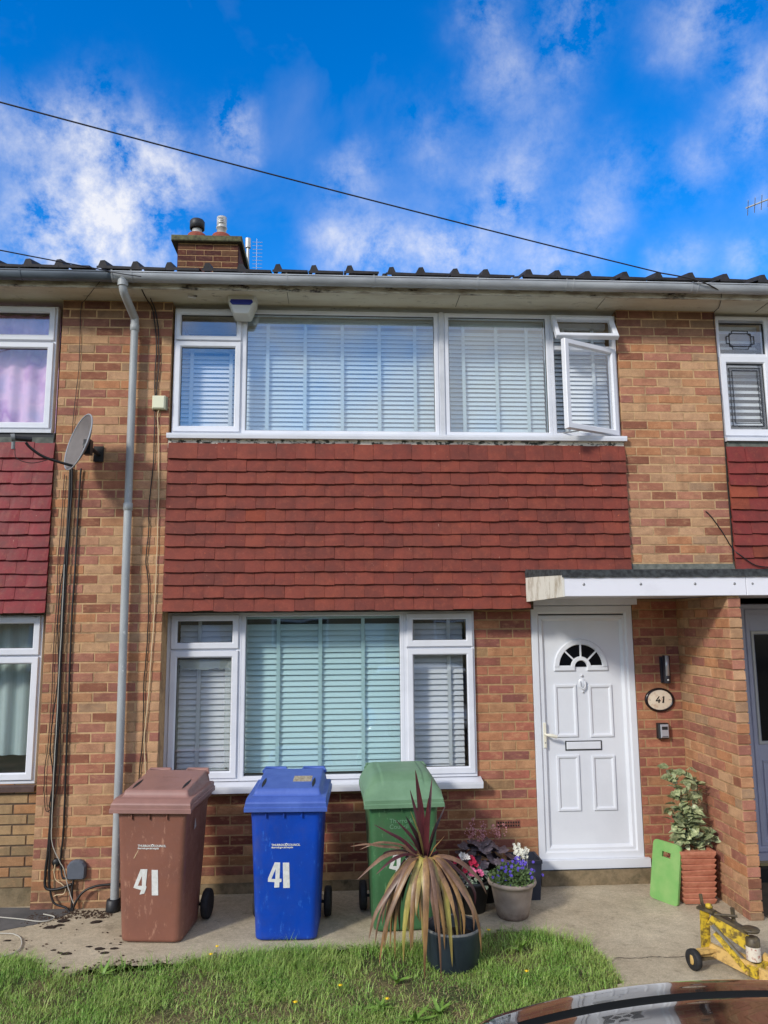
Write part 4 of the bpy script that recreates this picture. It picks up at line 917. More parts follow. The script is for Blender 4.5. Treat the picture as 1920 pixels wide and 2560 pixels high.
part('body', MB().cbox(-.048, .044, -.055, 0, -.064, .064, .012), BLACK, ks)
part('cover', MB().cbox(-.034, .040, -.060, -.052, -.056, .056, .006), pmat('safe_silver', srgb(176,178,186), rough=.35, metal=.3), ks)
part('window', B(-.022, .028, -.0615, -.0598, .012, .038), BLACK, ks); part('lettering', B(-.020, .030, -.0612, -.0600, -.048, -.040), pmat('grey_print', srgb(90,92,98), rough=.5), ks)

# ------------------------------------------------------------------ cables
def cable(pts, r, mat, label, nm='cable', sub=6, wob=.003, group=None):
    p = smooth_path(pts, sub); p = [Vector((q.x+rnd.uniform(-wob, wob)*.5, q.y, q.z)) for q in p]
    return single(nm, MB().tube(p, r, 6), mat, label, 'cable', group)
cable([(-1.84,-.42,5.0),(-1.95,-.34,4.93),(-2.05,-.2,4.915),(-2.15,-.05,4.905),(-2.19,-.012,4.86),(-2.185,-.012,4.5),(-2.183,-.012,4.3),(-2.195,-.012,4.1),(-2.206,-.012,3.9),(-2.21,-.012,3.7)], .003, CABLE, 'thin black cable dropping from the eaves to behind the satellite dish')
cable([(-2.12,-.02,3.45),(-2.126,-.014,3.2),(-2.129,-.014,2.73),(-2.135,-.014,2.2),(-2.129,-.014,1.61),(-2.122,-.014,1.0),(-2.118,-.014,.56),(-2.127,-.014,.39),(-2.12,-.014,.30),(-2.10,-.03,.24),(-2.075,-.03,.235)], .0085, CABLE, 'straight black cable nearest the downpipe side of the cable bundle')
cable([(-2.205,-.02,3.46),(-2.205,-.015,3.0),(-2.212,-.015,2.72),(-2.215,-.015,2.2),(-2.208,-.015,1.62),(-2.21,-.02,1.2),(-2.212,-.02,.9),(-2.222,-.02,.5),(-2.235,-.02,.25),(-2.225,-.025,.17),(-2.17,-.03,.155),(-2.10,-.03,.165),(-2.03,-.03,.19)], .0115, CABLE, 'thickest black cable of the bundle, curving to the telephone box at its foot')
cable([(-2.19,-.025,3.46),(-2.185,-.025,3.2),(-2.19,-.028,2.9),(-2.195,-.028,2.4),(-2.198,-.03,1.9),(-2.19,-.03,1.5),(-2.195,-.03,1.1),(-2.205,-.03,.8),(-2.208,-.03,.5),(-2.205,-.03,.3),(-2.19,-.03,.15),(-2.15,-.04,.06),(-2.06,-.05,.03),(-2.03,-.06,.0)], .0085, CABLE, 'black cable of the bundle that runs on down to the ground')
cable([(-2.255,-.012,3.40),(-2.26,-.012,3.0),(-2.27,-.012,2.72),(-2.262,-.012,2.4),(-2.268,-.012,2.0),(-2.262,-.012,1.6),(-2.27,-.012,1.25),(-2.285,-.012,1.05),(-2.278,-.012,.85),(-2.262,-.014,.74),(-2.235,-.016,.73),(-2.21,-.016,.78)], .0035, CABLE_BR, 'thin brown cable looping loosely at the left edge of the pier')
cable([(-2.20,-.016,2.9),(-2.215,-.014,2.72),(-2.24,-.014,2.45),(-2.245,-.014,2.2),(-2.225,-.014,1.9),(-2.22,-.02,1.7),(-2.245,-.02,1.4),(-2.25,-.016,1.2),(-2.225,-.016,1.05),(-2.215,-.018,.95),(-2.23,-.018,.82),(-2.232,-.018,.76),(-2.215,-.018,.74)], .005, CABLE, 'slack black cable bowing left of the main bundle')
cable([(-2.20,-.035,2.0),(-2.185,-.035,1.6),(-2.165,-.03,1.2),(-2.17,-.03,.95),(-2.195,-.03,.78),(-2.20,-.035,.6)], .004, CABLE, 'short black cable bulging to the right of the main bundle')
cable([(-2.207,-.042,2.65),(-2.203,-.042,2.2),(-2.202,-.042,1.4),(-2.203,-.042,1.0),(-2.20,-.04,.7),(-2.19,-.04,.5),(-2.13,-.04,.37),(-2.09,-.04,.30),(-2.05,-.045,.17),(-2.0,-.06,.06)], .0038, CABLE_GR, 'pale grey cable threaded through the black cable bundle')
cable([(-2.165,-.025,.335),(-2.168,-.025,.27),(-2.15,-.025,.22),(-2.10,-.03,.19),(-2.075,-.03,.15),(-2.09,-.03,.12),(-2.14,-.03,.115),(-2.16,-.03,.105)], .0038, CABLE_W, 'cream wire looping out of the small round cable cover')
cable([(-2.02,-.02,.225),(-2.025,-.03,.16),(-2.02,-.04,.08),(-2.015,-.05,.0)], .010, CABLE, 'stout black cable dropping from the telephone box to the ground')
cable([(-2.01,-.05,.0),(-1.98,-.05,.08),(-1.93,-.045,.14),(-1.86,-.04,.17),(-1.78,-.035,.18),(-1.66,-.03,.18),(-1.56,-.03,.15)], .009, CABLE, 'black hose curving from the ground behind the foot of the downpipe')
cable([(-1.62,-.30,4.925),(-1.62,-.1,4.91),(-1.59,-.012,4.86),(-1.56,-.012,4.7),(-1.54,-.012,4.5),(-1.546,-.012,4.3),(-1.542,-.012,4.12),(-1.53,-.012,4.05)], .005, CABLE, 'left one of two thin black cables entering the cream junction box from above')
cable([(-1.585,-.1,4.915),(-1.565,-.012,4.85),(-1.535,-.012,4.7),(-1.52,-.012,4.5),(-1.515,-.012,4.35),(-1.525,-.012,4.2),(-1.53,-.012,4.06)], .005, CABLE, 'right one of two thin black cables entering the cream junction box from above')
cable([(-1.535,-.012,3.97),(-1.533,-.012,3.5),(-1.555,-.012,3.15),(-1.55,-.012,2.92),(-1.565,-.012,2.7),(-1.545,-.012,2.55),(-1.53,-.012,2.35),(-1.53,-.012,2.0),(-1.545,-.012,1.7),(-1.54,-.012,1.5),(-1.538,-.012,1.25),(-1.555,-.012,1.0),(-1.56,-.012,.6),(-1.56,-.02,.0)], .005, CABLE, 'black cable wandering down the pier from the cream junction box')
cable([(-1.50,-.02,3.965),(-1.512,-.012,3.9),(-1.50,-.012,3.75),(-1.485,-.012,3.4),(-1.478,-.012,3.11),(-1.478,-.012,2.6),(-1.482,-.012,2.2),(-1.495,-.012,1.9),(-1.505,-.012,1.6),(-1.525,-.012,1.25),(-1.507,-.012,1.0),(-1.5,-.012,.6),(-1.5,-.02,.0)], .0045, CABLE_W, 'cream cable running down from the cream junction box')
cable([(3.30,-.36,4.94),(3.33,-.3,4.925),(3.40,-.12,4.92),(3.405,-.012,4.90),(3.405,-.012,4.7),(3.412,-.012,4.3),(3.42,-.012,3.95),(3.415,-.012,3.4),(3.42,-.012,3.0),(3.418,-.012,2.68)], .003, CABLE, 'black cable running straight down the right edge of the right brick pier')
cable([(3.204,-.01,3.097),(3.24,-.014,3.06),(3.33,-.012,2.93),(3.42,-.014,2.77),(3.47,-.045,2.71),(3.56,-.05,2.64),(3.66,-.05,2.61),(3.9,-.05,2.60)], .005, CABLE, 'black cable slanting across the foot of the right brick pier to the canopy')
def wire(a_, b_, sag, r, label):
    a_, b_ = Vector(a_), Vector(b_); pts = []
    for i in range(41):
        t = i/40; p = a_.lerp(b_, t); p.z -= 4*sag*t*(1-t); pts.append(p)
    return single('overhead_wire', MB().tube(pts, r, 6), pmat('wire_'+str(r)[2:], srgb(30,32,44), rough=.5), label, 'wire')
wire((2.769,-.40,5.093), (-5.3,-2.16,6.10), .045, .0058, 'overhead wire crossing the sky down to the eaves on the right')
wire((-1.84,-.42,5.0), (-5.2,-2.2,4.93), .02, .0050, 'short overhead wire reaching the eaves at the left edge')
cable([(2.769,-.40,5.093),(2.95,-.44,5.04),(3.10,-.44,5.0),(3.24,-.40,4.96),(3.30,-.36,4.945)], .006, CABLE, 'black cable clipped along the gutter above the right pier', nm='cable')
cable([(-1.84,-.43,4.99),(-1.70,-.44,4.965),(-1.58,-.44,4.95)], .004, CABLE, 'short black cable tied round the gutter joint above the downpipe')
cable([(-2.6,-.12,.010),(-2.5,-.15,.010),(-2.32,-.206,.010),(-2.19,-.255,.010),(-2.12,-.25,.010),(-2.09,-.211,.010),(-2.11,-.17,.012),(-2.2,-.12,.012)], .0045, CABLE_GR, 'upper loop of pale wire lying on the dark path at the left edge', 'ground_wire')
cable([(-2.5,-.43,.008),(-2.374,-.451,.008),(-2.276,-.472,.008),(-2.2,-.54,.008),(-2.15,-.64,.008),(-2.126,-.746,.008),(-2.161,-.821,.008),(-2.25,-.86,.008)], .0045, CABLE_GR, 'lower loop of pale wire lying on the concrete at the left edge', 'ground_wire')

# ------------------------------------------------------------------ wheelie bins
def rrect(hw, y0, y1, r, z, n=5):
    pts = []
    for cx, cy_, a0 in ((hw-r, y1-r, 0), (-hw+r, y1-r, 90), (-hw+r, y0+r, 180), (hw-r, y0+r, 270)):
        for i in range(n+1):
            t = R(a0+90*i/n); pts.append(Vector((cx+r*math.cos(t), cy_+r*math.sin(t), z)))
    return pts
WHITE = pmat('sticker_white', srgb(226,226,222), srgb(206,206,200), 40, .5)
def bin_mat(name, c1, c2):
    a = M(name); cc = a.mix(a.rng(a.noise(3, 5, .6), .35, .7), srgb(*c1), srgb(*c2))
    cc = a.mix(a.math('MULTIPLY', a.rng(a.noise(28, 6, .75, stretch=(1,1,.35)), .58, .68), .5), cc, srgb(min(c1[0]+60,255), min(c1[1]+60,255), min(c1[2]+50,255)))
    cc = a.mix(a.math('MULTIPLY', a.rng(a.noise(2.5, 6, .7, stretch=(1,1,.5)), .5, .7), .3), cc, srgb(96,88,76)); a.bump(a.noise(5, 3, .5), .18, .03); return a.done(cc, a.rng(a.noise(12, 5, .7), .3, .7, .34, .6))
def lid_mat(name, c1, c2):
    a = M(name); cc = a.mix(a.rng(a.noise(6, 6, .7), .35, .7), srgb(*c1), srgb(*c2)); a.bump(a.noise(90, 4, .6), .1, .002); return a.done(cc, .5)
def wheelie(label, loc, rz, bm_, lmt, style='a', wheel=(1, 1)):
    t = thing('wheelie_bin', label, 'bin', loc, rz, 'wheelie bins in front of the house')
    prof = [(.0, .185, -.195, .185, .05), (.012, .212, -.222, .205, .055), (.03, .215, -.225, .21, .055), (.45, .232, -.247, .245, .05), (.80, .246, -.264, .268, .045), (.86, .250, -.268, .272, .04)]
    body = MB().loft([rrect(hw, a_, b_, r, z) for z, hw, a_, b_, r in prof], True); part('body', body, bm_, t)
    part('collar', MB().loft([rrect(.252, -.270, .275, .035, .855), rrect(.268, -.286, .29, .035, .872), rrect(.270, -.288, .292, .035, .905), rrect(.24, -.26, .27, .03, .906)], False), bm_, t)
    rb = MB()
    for x in (-.14, -.015, .11): rb.box(x-.004, x+.004, -.282, -.262, .825, .87)
    part('rib', rb, bm_, t)
    # lid
    mb = MB(); HW = .276; y0, y1 = -.298, .27; zf, zb = (.955, .975)
    def hgt(u, v):
        x = (u*2-1)*HW; y = y0+(y1-y0)*v
        z = zf+(zb-zf)*v
        if style == 'a':
            dx = min(1, max(0, (HW*.88-abs(x))/.020)); dy = min(1, max(0, (v-.15)/.035)); 
            cr = 0
            k_ = (dx*dx*(3-2*dx))*(dy*dy*(3-2*dy))
            z += k_*(.036+.042*v)
            z -= .020*max(0, (.10-v)/.10)**1.5
        else:
            dx = min(1, max(0, (HW*1.0-abs(x))/.10)); dy = min(1, max(0, v/.42))
            z += (dx*(2-dx))*(dy*(2-dy))*.10-.035*(1-min(1, v/.15))
            if abs(x) < .15 and .12 < v < .9: z += .010
        return (x, y, z)
    mb.grid(hgt, 68, 60)
    # skirt
    ring = [hgt(i/34, 0) for i in range(35)]+[hgt(1, j/30) for j in range(1, 31)]+[hgt(1-i/34, 1) for i in range(1, 35)]+[hgt(0, 1-j/30) for j in range(1, 30)]
    n = len(ring); lev = []
    def outv(p, k_): return (p[0]*(1+k_/HW), p[1]+(k_ if p[1] > 0 else -k_)*(1 if abs(p[1]-y0) < .01 or abs(p[1]-y1) < .01 else 0), p[2])
    r0 = [Vector(p) for p in ring]; r1 = [Vector(outv(p, .006))-Vector((0,0,.010)) for p in ring]
    r2 = [Vector((v.x, v.y, v.z-.024)) for v in r1]; r3 = [Vector(outv(v, .006)) - Vector((0,0,.004)) for v in r2]; r4 = [Vector((v.x, v.y, min(v.z-.026, .905))) for v in r3]; r5 = [Vector((v.x*.96, v.y*.96, v.z)) for v in r4]
    vs = [v for r_ in (r0, r1, r2, r3, r4, r5) for v in r_]
    mb.add(vs, [(i*n+(k+1) % n, i*n+k, (i+1)*n+k, (i+1)*n+(k+1) % n) for i in range(5) for k in range(n)])
    lid = part('lid', mb, lmt, t)
    hz = MB()
    for x0, x1 in ((-.235, -.06), (.06, .235)):
        hz.tube([(x0, y1-.01, 1.035), (x0+.01, y1+.035, 1.052), (x1-.01, y1+.035, 1.052), (x1, y1-.01, 1.035)], .014, 8)
    part('handle', hz, lmt, lid)
    if style == 'a':
        for x in (-.185, .175):
            part('recess', MB().grid(lambda u, v, x=x: (x+(.012*math.sin(math.pi*v))*(u*2-1), -.17+.22*v, hgt((x/HW+1)/2, (-.17+.22*v-y0)/(y1-y0))[2]+.002), 2, 8), GASKET, lid)
    ax = MB().tube([(-.24, .235, .10), (.24, .235, .10)], .012, 8); part('axle', ax, BLACK, t)
    for sx, on in ((-1, wheel[0]), (1, wheel[1])):
        o = part('wheel', MB().lathe([(0, -.022), (.06, -.022), (.092, -.026), (.103, -.018), (.104, 0), (.103, .018), (.092, .026), (.06, .022), (0, .022)], 26, Matrix.Rotation(R(90), 4, 'Y')), RUBBER, t)
        o.location = (sx*.262, .235, .105)
    return t
def on_front(t, me_or_mb, mat, x, z, nm='sticker', h=0):
    # bin fronts lean: y at height z
    y = -.2255-(z-.03)*.0505-.0022
    o = part(nm, me_or_mb, mat, t) if isinstance(me_or_mb, MB) else link(nm, me_or_mb, t)
    o.location = (x, y, z); return o
def numeral4(w, h, torn=False):
    if torn: pts = [(.36,0),(.66,.04),(.78,.24),(.80,.30),(.76,.36),(.84,1.0),(.40,1.0),(-.05,.27),(.02,.25),(.20,.22),(.46,.18)]
    else: pts = [(.46,0),(.80,.02),(.80,.22),(.94,.24),(.94,.36),(.80,.36),(.80,1.0),(.42,1.0),(.0,.36),(.0,.23),(.46,.22)]
    mb = MB().poly([(a_*w, b_*h) for a_, b_ in pts], -.0008, .0008)
    return mb, [( .24, .35), (.50, .35), (.50, .74)]
def stick41(t, x, z, w, h, bodym, torn=False, gap=.115):
    mb, tri = numeral4(w, h, torn); o = on_front(t, mb, WHITE, x, z, 'numeral'); o.rotation_euler = (R(2.9), R(2 if not torn else 0), 0)
    c = part('numeral_hole', MB().poly([(a_*w, b_*h) for a_, b_ in tri], -.0016, -.0006), bodym, o)
    mb = MB().poly([(0, 0), (.045, .0), (.040, h), (-.004, h)], -.0008, .0008); o = on_front(t, mb, WHITE, x+gap, z-.004, 'numeral'); o.rotation_euler = (R(2.9), 0, 0)
def logo(t, x, z, s_=1.0):
    for tx, dx, dz, sz in (('THURROCK', 0, .009, .0195), ('COUNCIL', .112*s_, .009, .0195), ('thurrock.gov.uk/recycle', .0, -.006, .0155)):
        me = text_mesh(tx, sz*s_, WHITE, .0006); o = on_front(t, me, None, x+dx, z+dz*s_, 'lettering'); o.rotation_euler = (R(92.9), 0, 0)
    o = on_front(t, MB().lathe([(.0045, 0), (.0095, 0), (.0095, -.001)], 14, Matrix.Translation((.104*s_, 0, .017)) @ Matrix.Rotation(R(90), 4, 'X')), WHITE, x, z, 'emblem')
BRN = bin_mat('bin_brown', (140,92,76), (126,82,68)); BRNL = lid_mat('bin_brown_lid', (156,116,106), (140,104,96))
BLU = bin_mat('bin_blue', (2,68,178), (0,56,152)); BLUL = lid_mat('bin_blue_lid', (76,104,180), (58,86,164))
GRN = bin_mat('bin_green', (66,112,72), (54,96,60)); GRNL = lid_mat('bin_green_lid', (110,144,112), (96,130,98))
b1 = wheelie('brown wheelie bin marked 41 beside the downpipe', (-1.247, -.475, 0), R(-7), BRN, BRNL)
stick41(b1, -.115, .322, .108, .168, BRN, True, .125); logo(b1, -.095, .63)
on_front(b1, MB().poly([(0,0),(.03,.055),(.026,.055),(-.003,.002)], -.0006, .0006), CABLE_W, -.12, .56, 'scratch')
part('side_sticker', MB().add([(.262,-.11,.80),(.2605,-.085,.735),(.2605,-.135,.72)], [(0,1,2),(2,1,0)]), WHITE, b1)
me = text_mesh('BROWN BIN', .022, pmat('faded_print', srgb(158,124,112), rough=.6), 0); o = link('lettering', me, b1); o.location = (-.06, .09, 1.0355); o.rotation_euler = (R(6.7), 0, 0)
b2 = wheelie('blue wheelie bin marked 41 with a worn sticker on its lid', (-.335, -.515, 0), R(-3), BLU, BLUL)
stick41(b2, -.125, .358, .100, .168, BLU, False, .108); logo(b2, -.10, .625)
o = part('lid_sticker', MB().add([(.02,-.06,1.0168),(.155,-.06,1.0168),(.155,.09,1.0345),(.02,.09,1.0345)], [(0,1,2,3)]), pmat('worn_label', srgb(186,178,156), srgb(132,116,92), 60, .8), b2)
b3 = wheelie('green wheelie bin with domed lid behind the spiky red plant', (.475, -.42, 0), R(2), GRN, GRNL, 'b')
stick41(b3, -.105, .392, .100, .168, GRN, True, .12)
for tx, z in (('Thurrock', .745), ('Council', .705)):
    me = text_mesh(tx, .044, pmat('emboss_green', srgb(110,150,118), rough=.6) if z > .72 else bpy.data.materials['emboss_green'], 0, .001); o = on_front(b3, me, None, -.105, z, 'lettering'); o.rotation_euler = (R(92.9), 0, 0)

# ------------------------------------------------------------------ potted plants
def leaf_mesh(name, length, width, mat, droop=.0, fold=.15, n=6, tip=1.0, wave=0, base=.12):
    mb = MB(); vs = []
    for i in range(n+1):
        t = i/n; w = width*.5*(math.sin(math.pi*min(1, (t*(1-base)+base))**tip))*(1 if t < 1 else 0.02)
        w = max(w, width*.03); x = length*t; z = -droop*t*t*length+wave*math.sin(t*7)
        vs += [(x, -w, z+fold*w), (x, 0, z), (x, w, z+fold*w)]
    fs = []
    for i in range(n):
        for k in (0, 1): fs.append((3*i+k, 3*i+k+1, 3*i+4+k, 3*i+3+k))
    return mb.add(vs, fs, True).mesh(name, mat)
def place_leaf(parent, me, loc, yaw, pitch, roll=0, s_=1.0, nm='leaf'):
    o = bpy.data.objects.new(nm, me); C.objects.link(o); o.parent = parent; o.location = loc
    o.rotation_mode = 'ZYX' if False else 'XYZ'; o.rotation_euler = (roll, -pitch, yaw); o.scale = (s_, s_, s_); return o
def strap(pts, w, mat_w=None):
    P_ = smooth_path(pts, 4); n = len(P_); vs = []; mb = MB()
    for i, p in enumerate(P_):
        t = i/(n-1); d = (P_[min(i+1, n-1)]-P_[max(i-1, 0)]).normalized()
        side = d.cross(Vector((0, -.45, 1))); side = side.normalized() if side.length > .1 else Vector((1, 0, 0))
        if side.x < 0: side = -side
        ww = w*.5*min(1, .45+t*1.6)*(1-max(0, (t-.55)/.45)**1.4)+.0006
        nrm = side.cross(d).normalized()
        vs += [p-side*ww+nrm*ww*.35, p, p+side*ww+nrm*ww*.35]
    for i in range(n-1):
        for k in (0, 1): mb.f.append((3*i+k, 3*i+k+1, 3*i+4+k, 3*i+3+k)); mb.sm.append(True)
    mb.v = [tuple(v) for v in vs]; return mb
def strap_mat(name, ca, cb, edge=None):
    a = M(name); cc = a.mix(a.rng(a.noise(9, 4, .6, stretch=(1,1,.4)), .38, .64), srgb(*ca), srgb(*cb)); cc = a.mix(1.0, cc, a.rng(a.noise(120, 2, .5, stretch=(1,1,.05)), .3, .7, .8, 1.15), 'MULTIPLY'); return a.done(cc, .42)
CR = strap_mat('cordyline_red', (92,40,46), (66,30,38)); CP = strap_mat('cordyline_bronze', (130,100,78), (94,68,54)); CO = strap_mat('cordyline_olive', (172,160,84), (134,108,64)); CBr = strap_mat('cordyline_brown', (158,122,78), (108,80,56)); CDk = strap_mat('cordyline_dark', (40,24,26), (58,34,34))
hx, hy, hz_ = .585, -1.12, .60
cord = thing('cordyline_plant', 'spiky bronze and red cordyline arching out of a round black pot on the grass edge', 'potted plant', (.74, -1.14, 0))
potm = MB().lathe([(0, -.03), (.155, -.03), (.165, .0), (.178, .12), (.181, .19), (.184, .215), (.180, .222), (.168, .215), (.166, .16), (.16, .15)], 36, Matrix.Translation((.752, -1.14, .0)))
wpart('pot', potm, pmat('pot_slate', srgb(38,48,56), srgb(30,38,46), 6, .4, lo=.4, hi=.7), cord)
wpart('pot_rim', MB().lathe([(.170, .218), (.176, .2275), (.1845, .224), (.185, .214)], 36, Matrix.Translation((.752, -1.14, 0))), pmat('rim_worn', srgb(120,118,112), srgb(74,80,84), 30, .6), cord)
so_ = MB(); so_.lathe([(.0, .165), (.09, .16), (.166, .150)], 24, Matrix.Translation((.752, -1.14, 0))); wpart('compost', so_, pmat('compost', srgb(30,24,20), srgb(48,38,30), 60, 1, 1, 120), cord)
wpart('trunk', MB().tube(smooth_path([(.735, -1.15, .14), (.70, -1.14, .26), (.65, -1.13, .40), (.60, -1.12, .52), (.585, -1.12, .60)], 4), .03, 10, radii=None), pmat('trunk_husk', srgb(140,122,82), srgb(84,66,46), 50, 1, 1, 60), cord)
for x, y, r in ((.825, -1.22, .024), (.775, -1.23, .016), (.86, -1.17, .013)):
    wpart('pebble', MB().lathe([(0, -r*.6), (r*.8, -r*.3), (r, 0), (r*.7, r*.5), (0, r*.65)], 10, Matrix.Translation((x, y, .168)) @ Matrix.Scale(1.4, 4, (.8, .6, 0))), pmat('pebble', srgb(206,204,194), rough=.7), cord)
cnt = 0
def cleaf(pts, w, mat):
    wpart('leaf', strap(pts, w), mat, cord)
up = [((.523,1.197),.042,CR,-.03),((.493,1.053),.030,CR,.05),((.648,1.120),.026,CR,.08),((.600,1.03),.036,CR,-.10),((.726,.958),.024,CDk,.0),((.481,.950),.022,CO,-.09),((.46,.891),.034,CDk,.03),((.383,.892),.038,CR,-.06),((.251,.833),.032,CR,.06),((.55,.98),.032,CR,.14),((.64,.90),.030,CR,-.16),((.43,.82),.028,CP,-.18),((.70,.80),.022,CBr,-.12)]
for (x, z), w, mt, dy in up:
    a0 = Vector((hx, hy, hz_)); e_ = Vector((x, hy+dy, z)); mid = a0.lerp(e_, .5)+Vector(((x-hx)*-.06, 0, .015)); cleaf([a0, a0.lerp(mid, .5), mid, mid.lerp(e_, .5), e_], w, mt)
side = [((.092,.729),(.30,.735),.026,CP,-.05),((.154,.665),(.34,.72),.022,CP,.10),((.133,.552),(.33,.70),.034,CP,-.14),((.215,.543),(.36,.66),.024,CDk,.12),((.25,.60),(.40,.70),.028,CR,-.2),((.36,.50),(.45,.66),.026,CP,-.25)]
for (x, z), (mx, mz), w, mt, dy in side:
    cleaf([(hx, hy, hz_), ((hx+mx)/2, hy+dy*.35, (hz_+mz)/2+.03), (mx, hy+dy*.7, mz-.01), ((mx+x)/2, hy+dy*.9, (mz+z)/2+.01), (x, hy+dy, z)], w, mt)
down = [((.206,.178),(.37,.47),.036,CP,-.10),((.269,.058),(.41,.46),.034,CBr,-.16),((.326,.118),(.43,.50),.036,CBr,.04),((.379,.129),(.45,.44),.028,CDk,.08),((.422,.053),(.48,.50),.038,CO,-.13),((.541,-.005),(.565,.50),.040,CBr,-.24),((.641,-.02),(.615,.46),.022,CP,-.27),((.675,.144),(.64,.48),.028,CBr,-.20),((.743,.35),(.70,.52),.030,CDk,.12),((.92,.086),(.80,.46),.034,CBr,-.12),((.913,.313),(.82,.52),.034,CR,.04),((.97,.423),(.80,.62),.040,CP,-.08),((.526,.30),(.49,.54),.034,CO,-.18),((.664,.467),(.635,.58),.036,CO,-.15),((.423,.128),(.46,.48),.034,CP,.12),((.35,.25),(.44,.50),.034,CO,-.02),((.46,.20),(.50,.47),.040,CO,-.05),((.58,.15),(.58,.46),.036,CBr,-.08),((.80,.20),(.74,.52),.032,CBr,-.18),((.86,.25),(.78,.48),.03,CP,-.2),((.30,.20),(.42,.54),.03,CP,.06),((.50,.05),(.53,.46),.03,CBr,.06),((.62,.25),(.60,.50),.036,CP,-.22),((.70,.28),(.665,.50),.030,CDk,.0),((.40,.33),(.45,.58),.034,CDk,.1),((.57,.33),(.56,.55),.04,CO,-.2),((.38,.02),(.44,.42),.026,CBr,.0),((.245,.12),(.39,.46),.028,CP,-.05)]
for (x, z), (mx, mz), w, mt, dy in down:
    tx = mx-hx
    cleaf([(hx, hy, hz_-.01), (hx+tx*.35, hy+dy*.4, hz_+.055), (mx, hy+dy*.85, max(mz, .5)+.01), ((mx+x)/2+tx*.18, hy+dy*1.05, (max(mz, .5)+z)/2), (x, hy+dy, z)], w, mt)

rc = random.Random(31)
for i in range(22):        # more hanging strap leaves fill the skirt of the plant
    an = rc.uniform(-math.pi, 0) if i % 4 else rc.uniform(0, math.pi); ro = rc.uniform(.10, .34); ln = rc.uniform(.10, .42)
    dx, dy2 = math.cos(an)*ro, math.sin(an)*ro*.8
    zt = max(.02, .52-ln*1.15)
    cleaf([(hx, hy, hz_-.015), (hx+dx*.3, hy+dy2*.3, hz_+.03), (hx+dx*.72, hy+dy2*.72, .52), (hx+dx*.93, hy+dy2*.93, (.50+zt)/2), (hx+dx, hy+dy2, zt)], rc.uniform(.026, .040), rc.choice((CO, CBr, CBr, CO, CDk, CO)))
# stone coloured pot with lobelia
sp = thing('flower_pot', 'pale stone coloured round pot of blue lobelia left of the front door step', 'potted plant', (1.310, -.42, 0))
a = M('pot_stone'); cc = a.mix(a.rng(a.noise(5, 6, .6), .35, .65), srgb(176,160,146), srgb(142,126,114)); zz = a.n('ShaderNodeSeparateXYZ'); a.l(a.tc.outputs['Object'], zz.inputs[0]); cc = a.mix(a.math('MULTIPLY', a.rng(zz.outputs[2], .10, .0), a.rng(a.noise(14, 5, .7), .3, .6)), cc, srgb(96,76,64)); POTS = a.done(cc, .8)
part('pot', MB().lathe([(0, 0), (.108, 0), (.118, .012), (.130, .08), (.1315, .084), (.133, .09), (.152, .20), (.160, .225), (.176, .232), (.181, .245), (.178, .258), (.168, .262), (.160, .250), (.15, .21), (0, .21)], 40), POTS, sp)
LOBG = pmat('lobelia_leaf', srgb(112,136,76), srgb(76,102,56), 60, .6, var=.2); LOBF = pmat('lobelia_flower', srgb(78,58,168), srgb(96,74,190), 60, .6)
def tuft(n, c, rx, ry, rz, sz, rr):
    mb = MB()
    for i in range(n):
        while True:
            p = Vector((rr.uniform(-1, 1), rr.uniform(-1, 1), rr.uniform(-.2, 1)))
            if p.length < 1: break
        q = Vector((c[0]+p.x*rx, c[1]+p.y*ry, c[2]+p.z*rz)); d = Vector((rr.uniform(-1, 1), rr.uniform(-1, .4), rr.uniform(-.3, 1))).normalized(); e_ = d.orthogonal().normalized()
        L_ = sz*rr.uniform(.6, 1.3); w = L_*.24
        mb.add([q, q+d*L_*.5+e_*w, q+d*L_, q+d*L_*.5-e_*w], [(0, 1, 2, 3)])
    return mb
rr = random.Random(3)
o = part('foliage', tuft(1500, (0, 0, .255), .165, .165, .105, .030, rr), LOBG, sp); o['kind'] = 'stuff'
bm_ = MB()
def blossom(mb, c, s_, rr, n=5, cup=.3):
    ph = rr.uniform(0, 6); up_ = Vector((rr.uniform(-.5, .5), -.8+rr.uniform(-.3, .3), .6)).normalized(); u_ = up_.orthogonal().normalized(); v_ = up_.cross(u_)
    for k in range(n):
        t = ph+2*math.pi*k/n; d = u_*math.cos(t)+v_*math.sin(t); e_ = up_.cross(d)
        mb.add([c, c+d*s_*.6+e_*s_*.35+up_*s_*cup*.5, c+d*s_+up_*s_*cup, c+d*s_*.6-e_*s_*.35+up_*s_*cup*.5], [(0, 1, 2, 3)])
for cx, cz, n in ((.05, .375, 20), (-.05, .345, 18), (-.12, .30, 5), (.13, .34, 4), (.0, .28, 4), (-.04, .265, 3), (.09, .275, 4), (.15, .30, 3)):
    for i in range(n): blossom(bm_, Vector((cx+rr.gauss(0, .022), rr.uniform(-.13, .02), cz+rr.gauss(0, .02))), .013, rr)
o = part('blossom', bm_, LOBF, sp); o['kind'] = 'stuff'
bm_ = MB()
for i in range(34): blossom(bm_, Vector((.10+rr.gauss(0, .030), .10+rr.uniform(-.04, .04), .43+rr.gauss(0, .028))), .016, rr)
for i in range(5): bm_.tube([(.06+i*.02, .08, .25), (.08+i*.015, .09, .42)], .0015, 4)
o = part('white_blossom', bm_, pmat('petal_white', srgb(226,224,206), rough=.6), sp); o['kind'] = 'stuff'

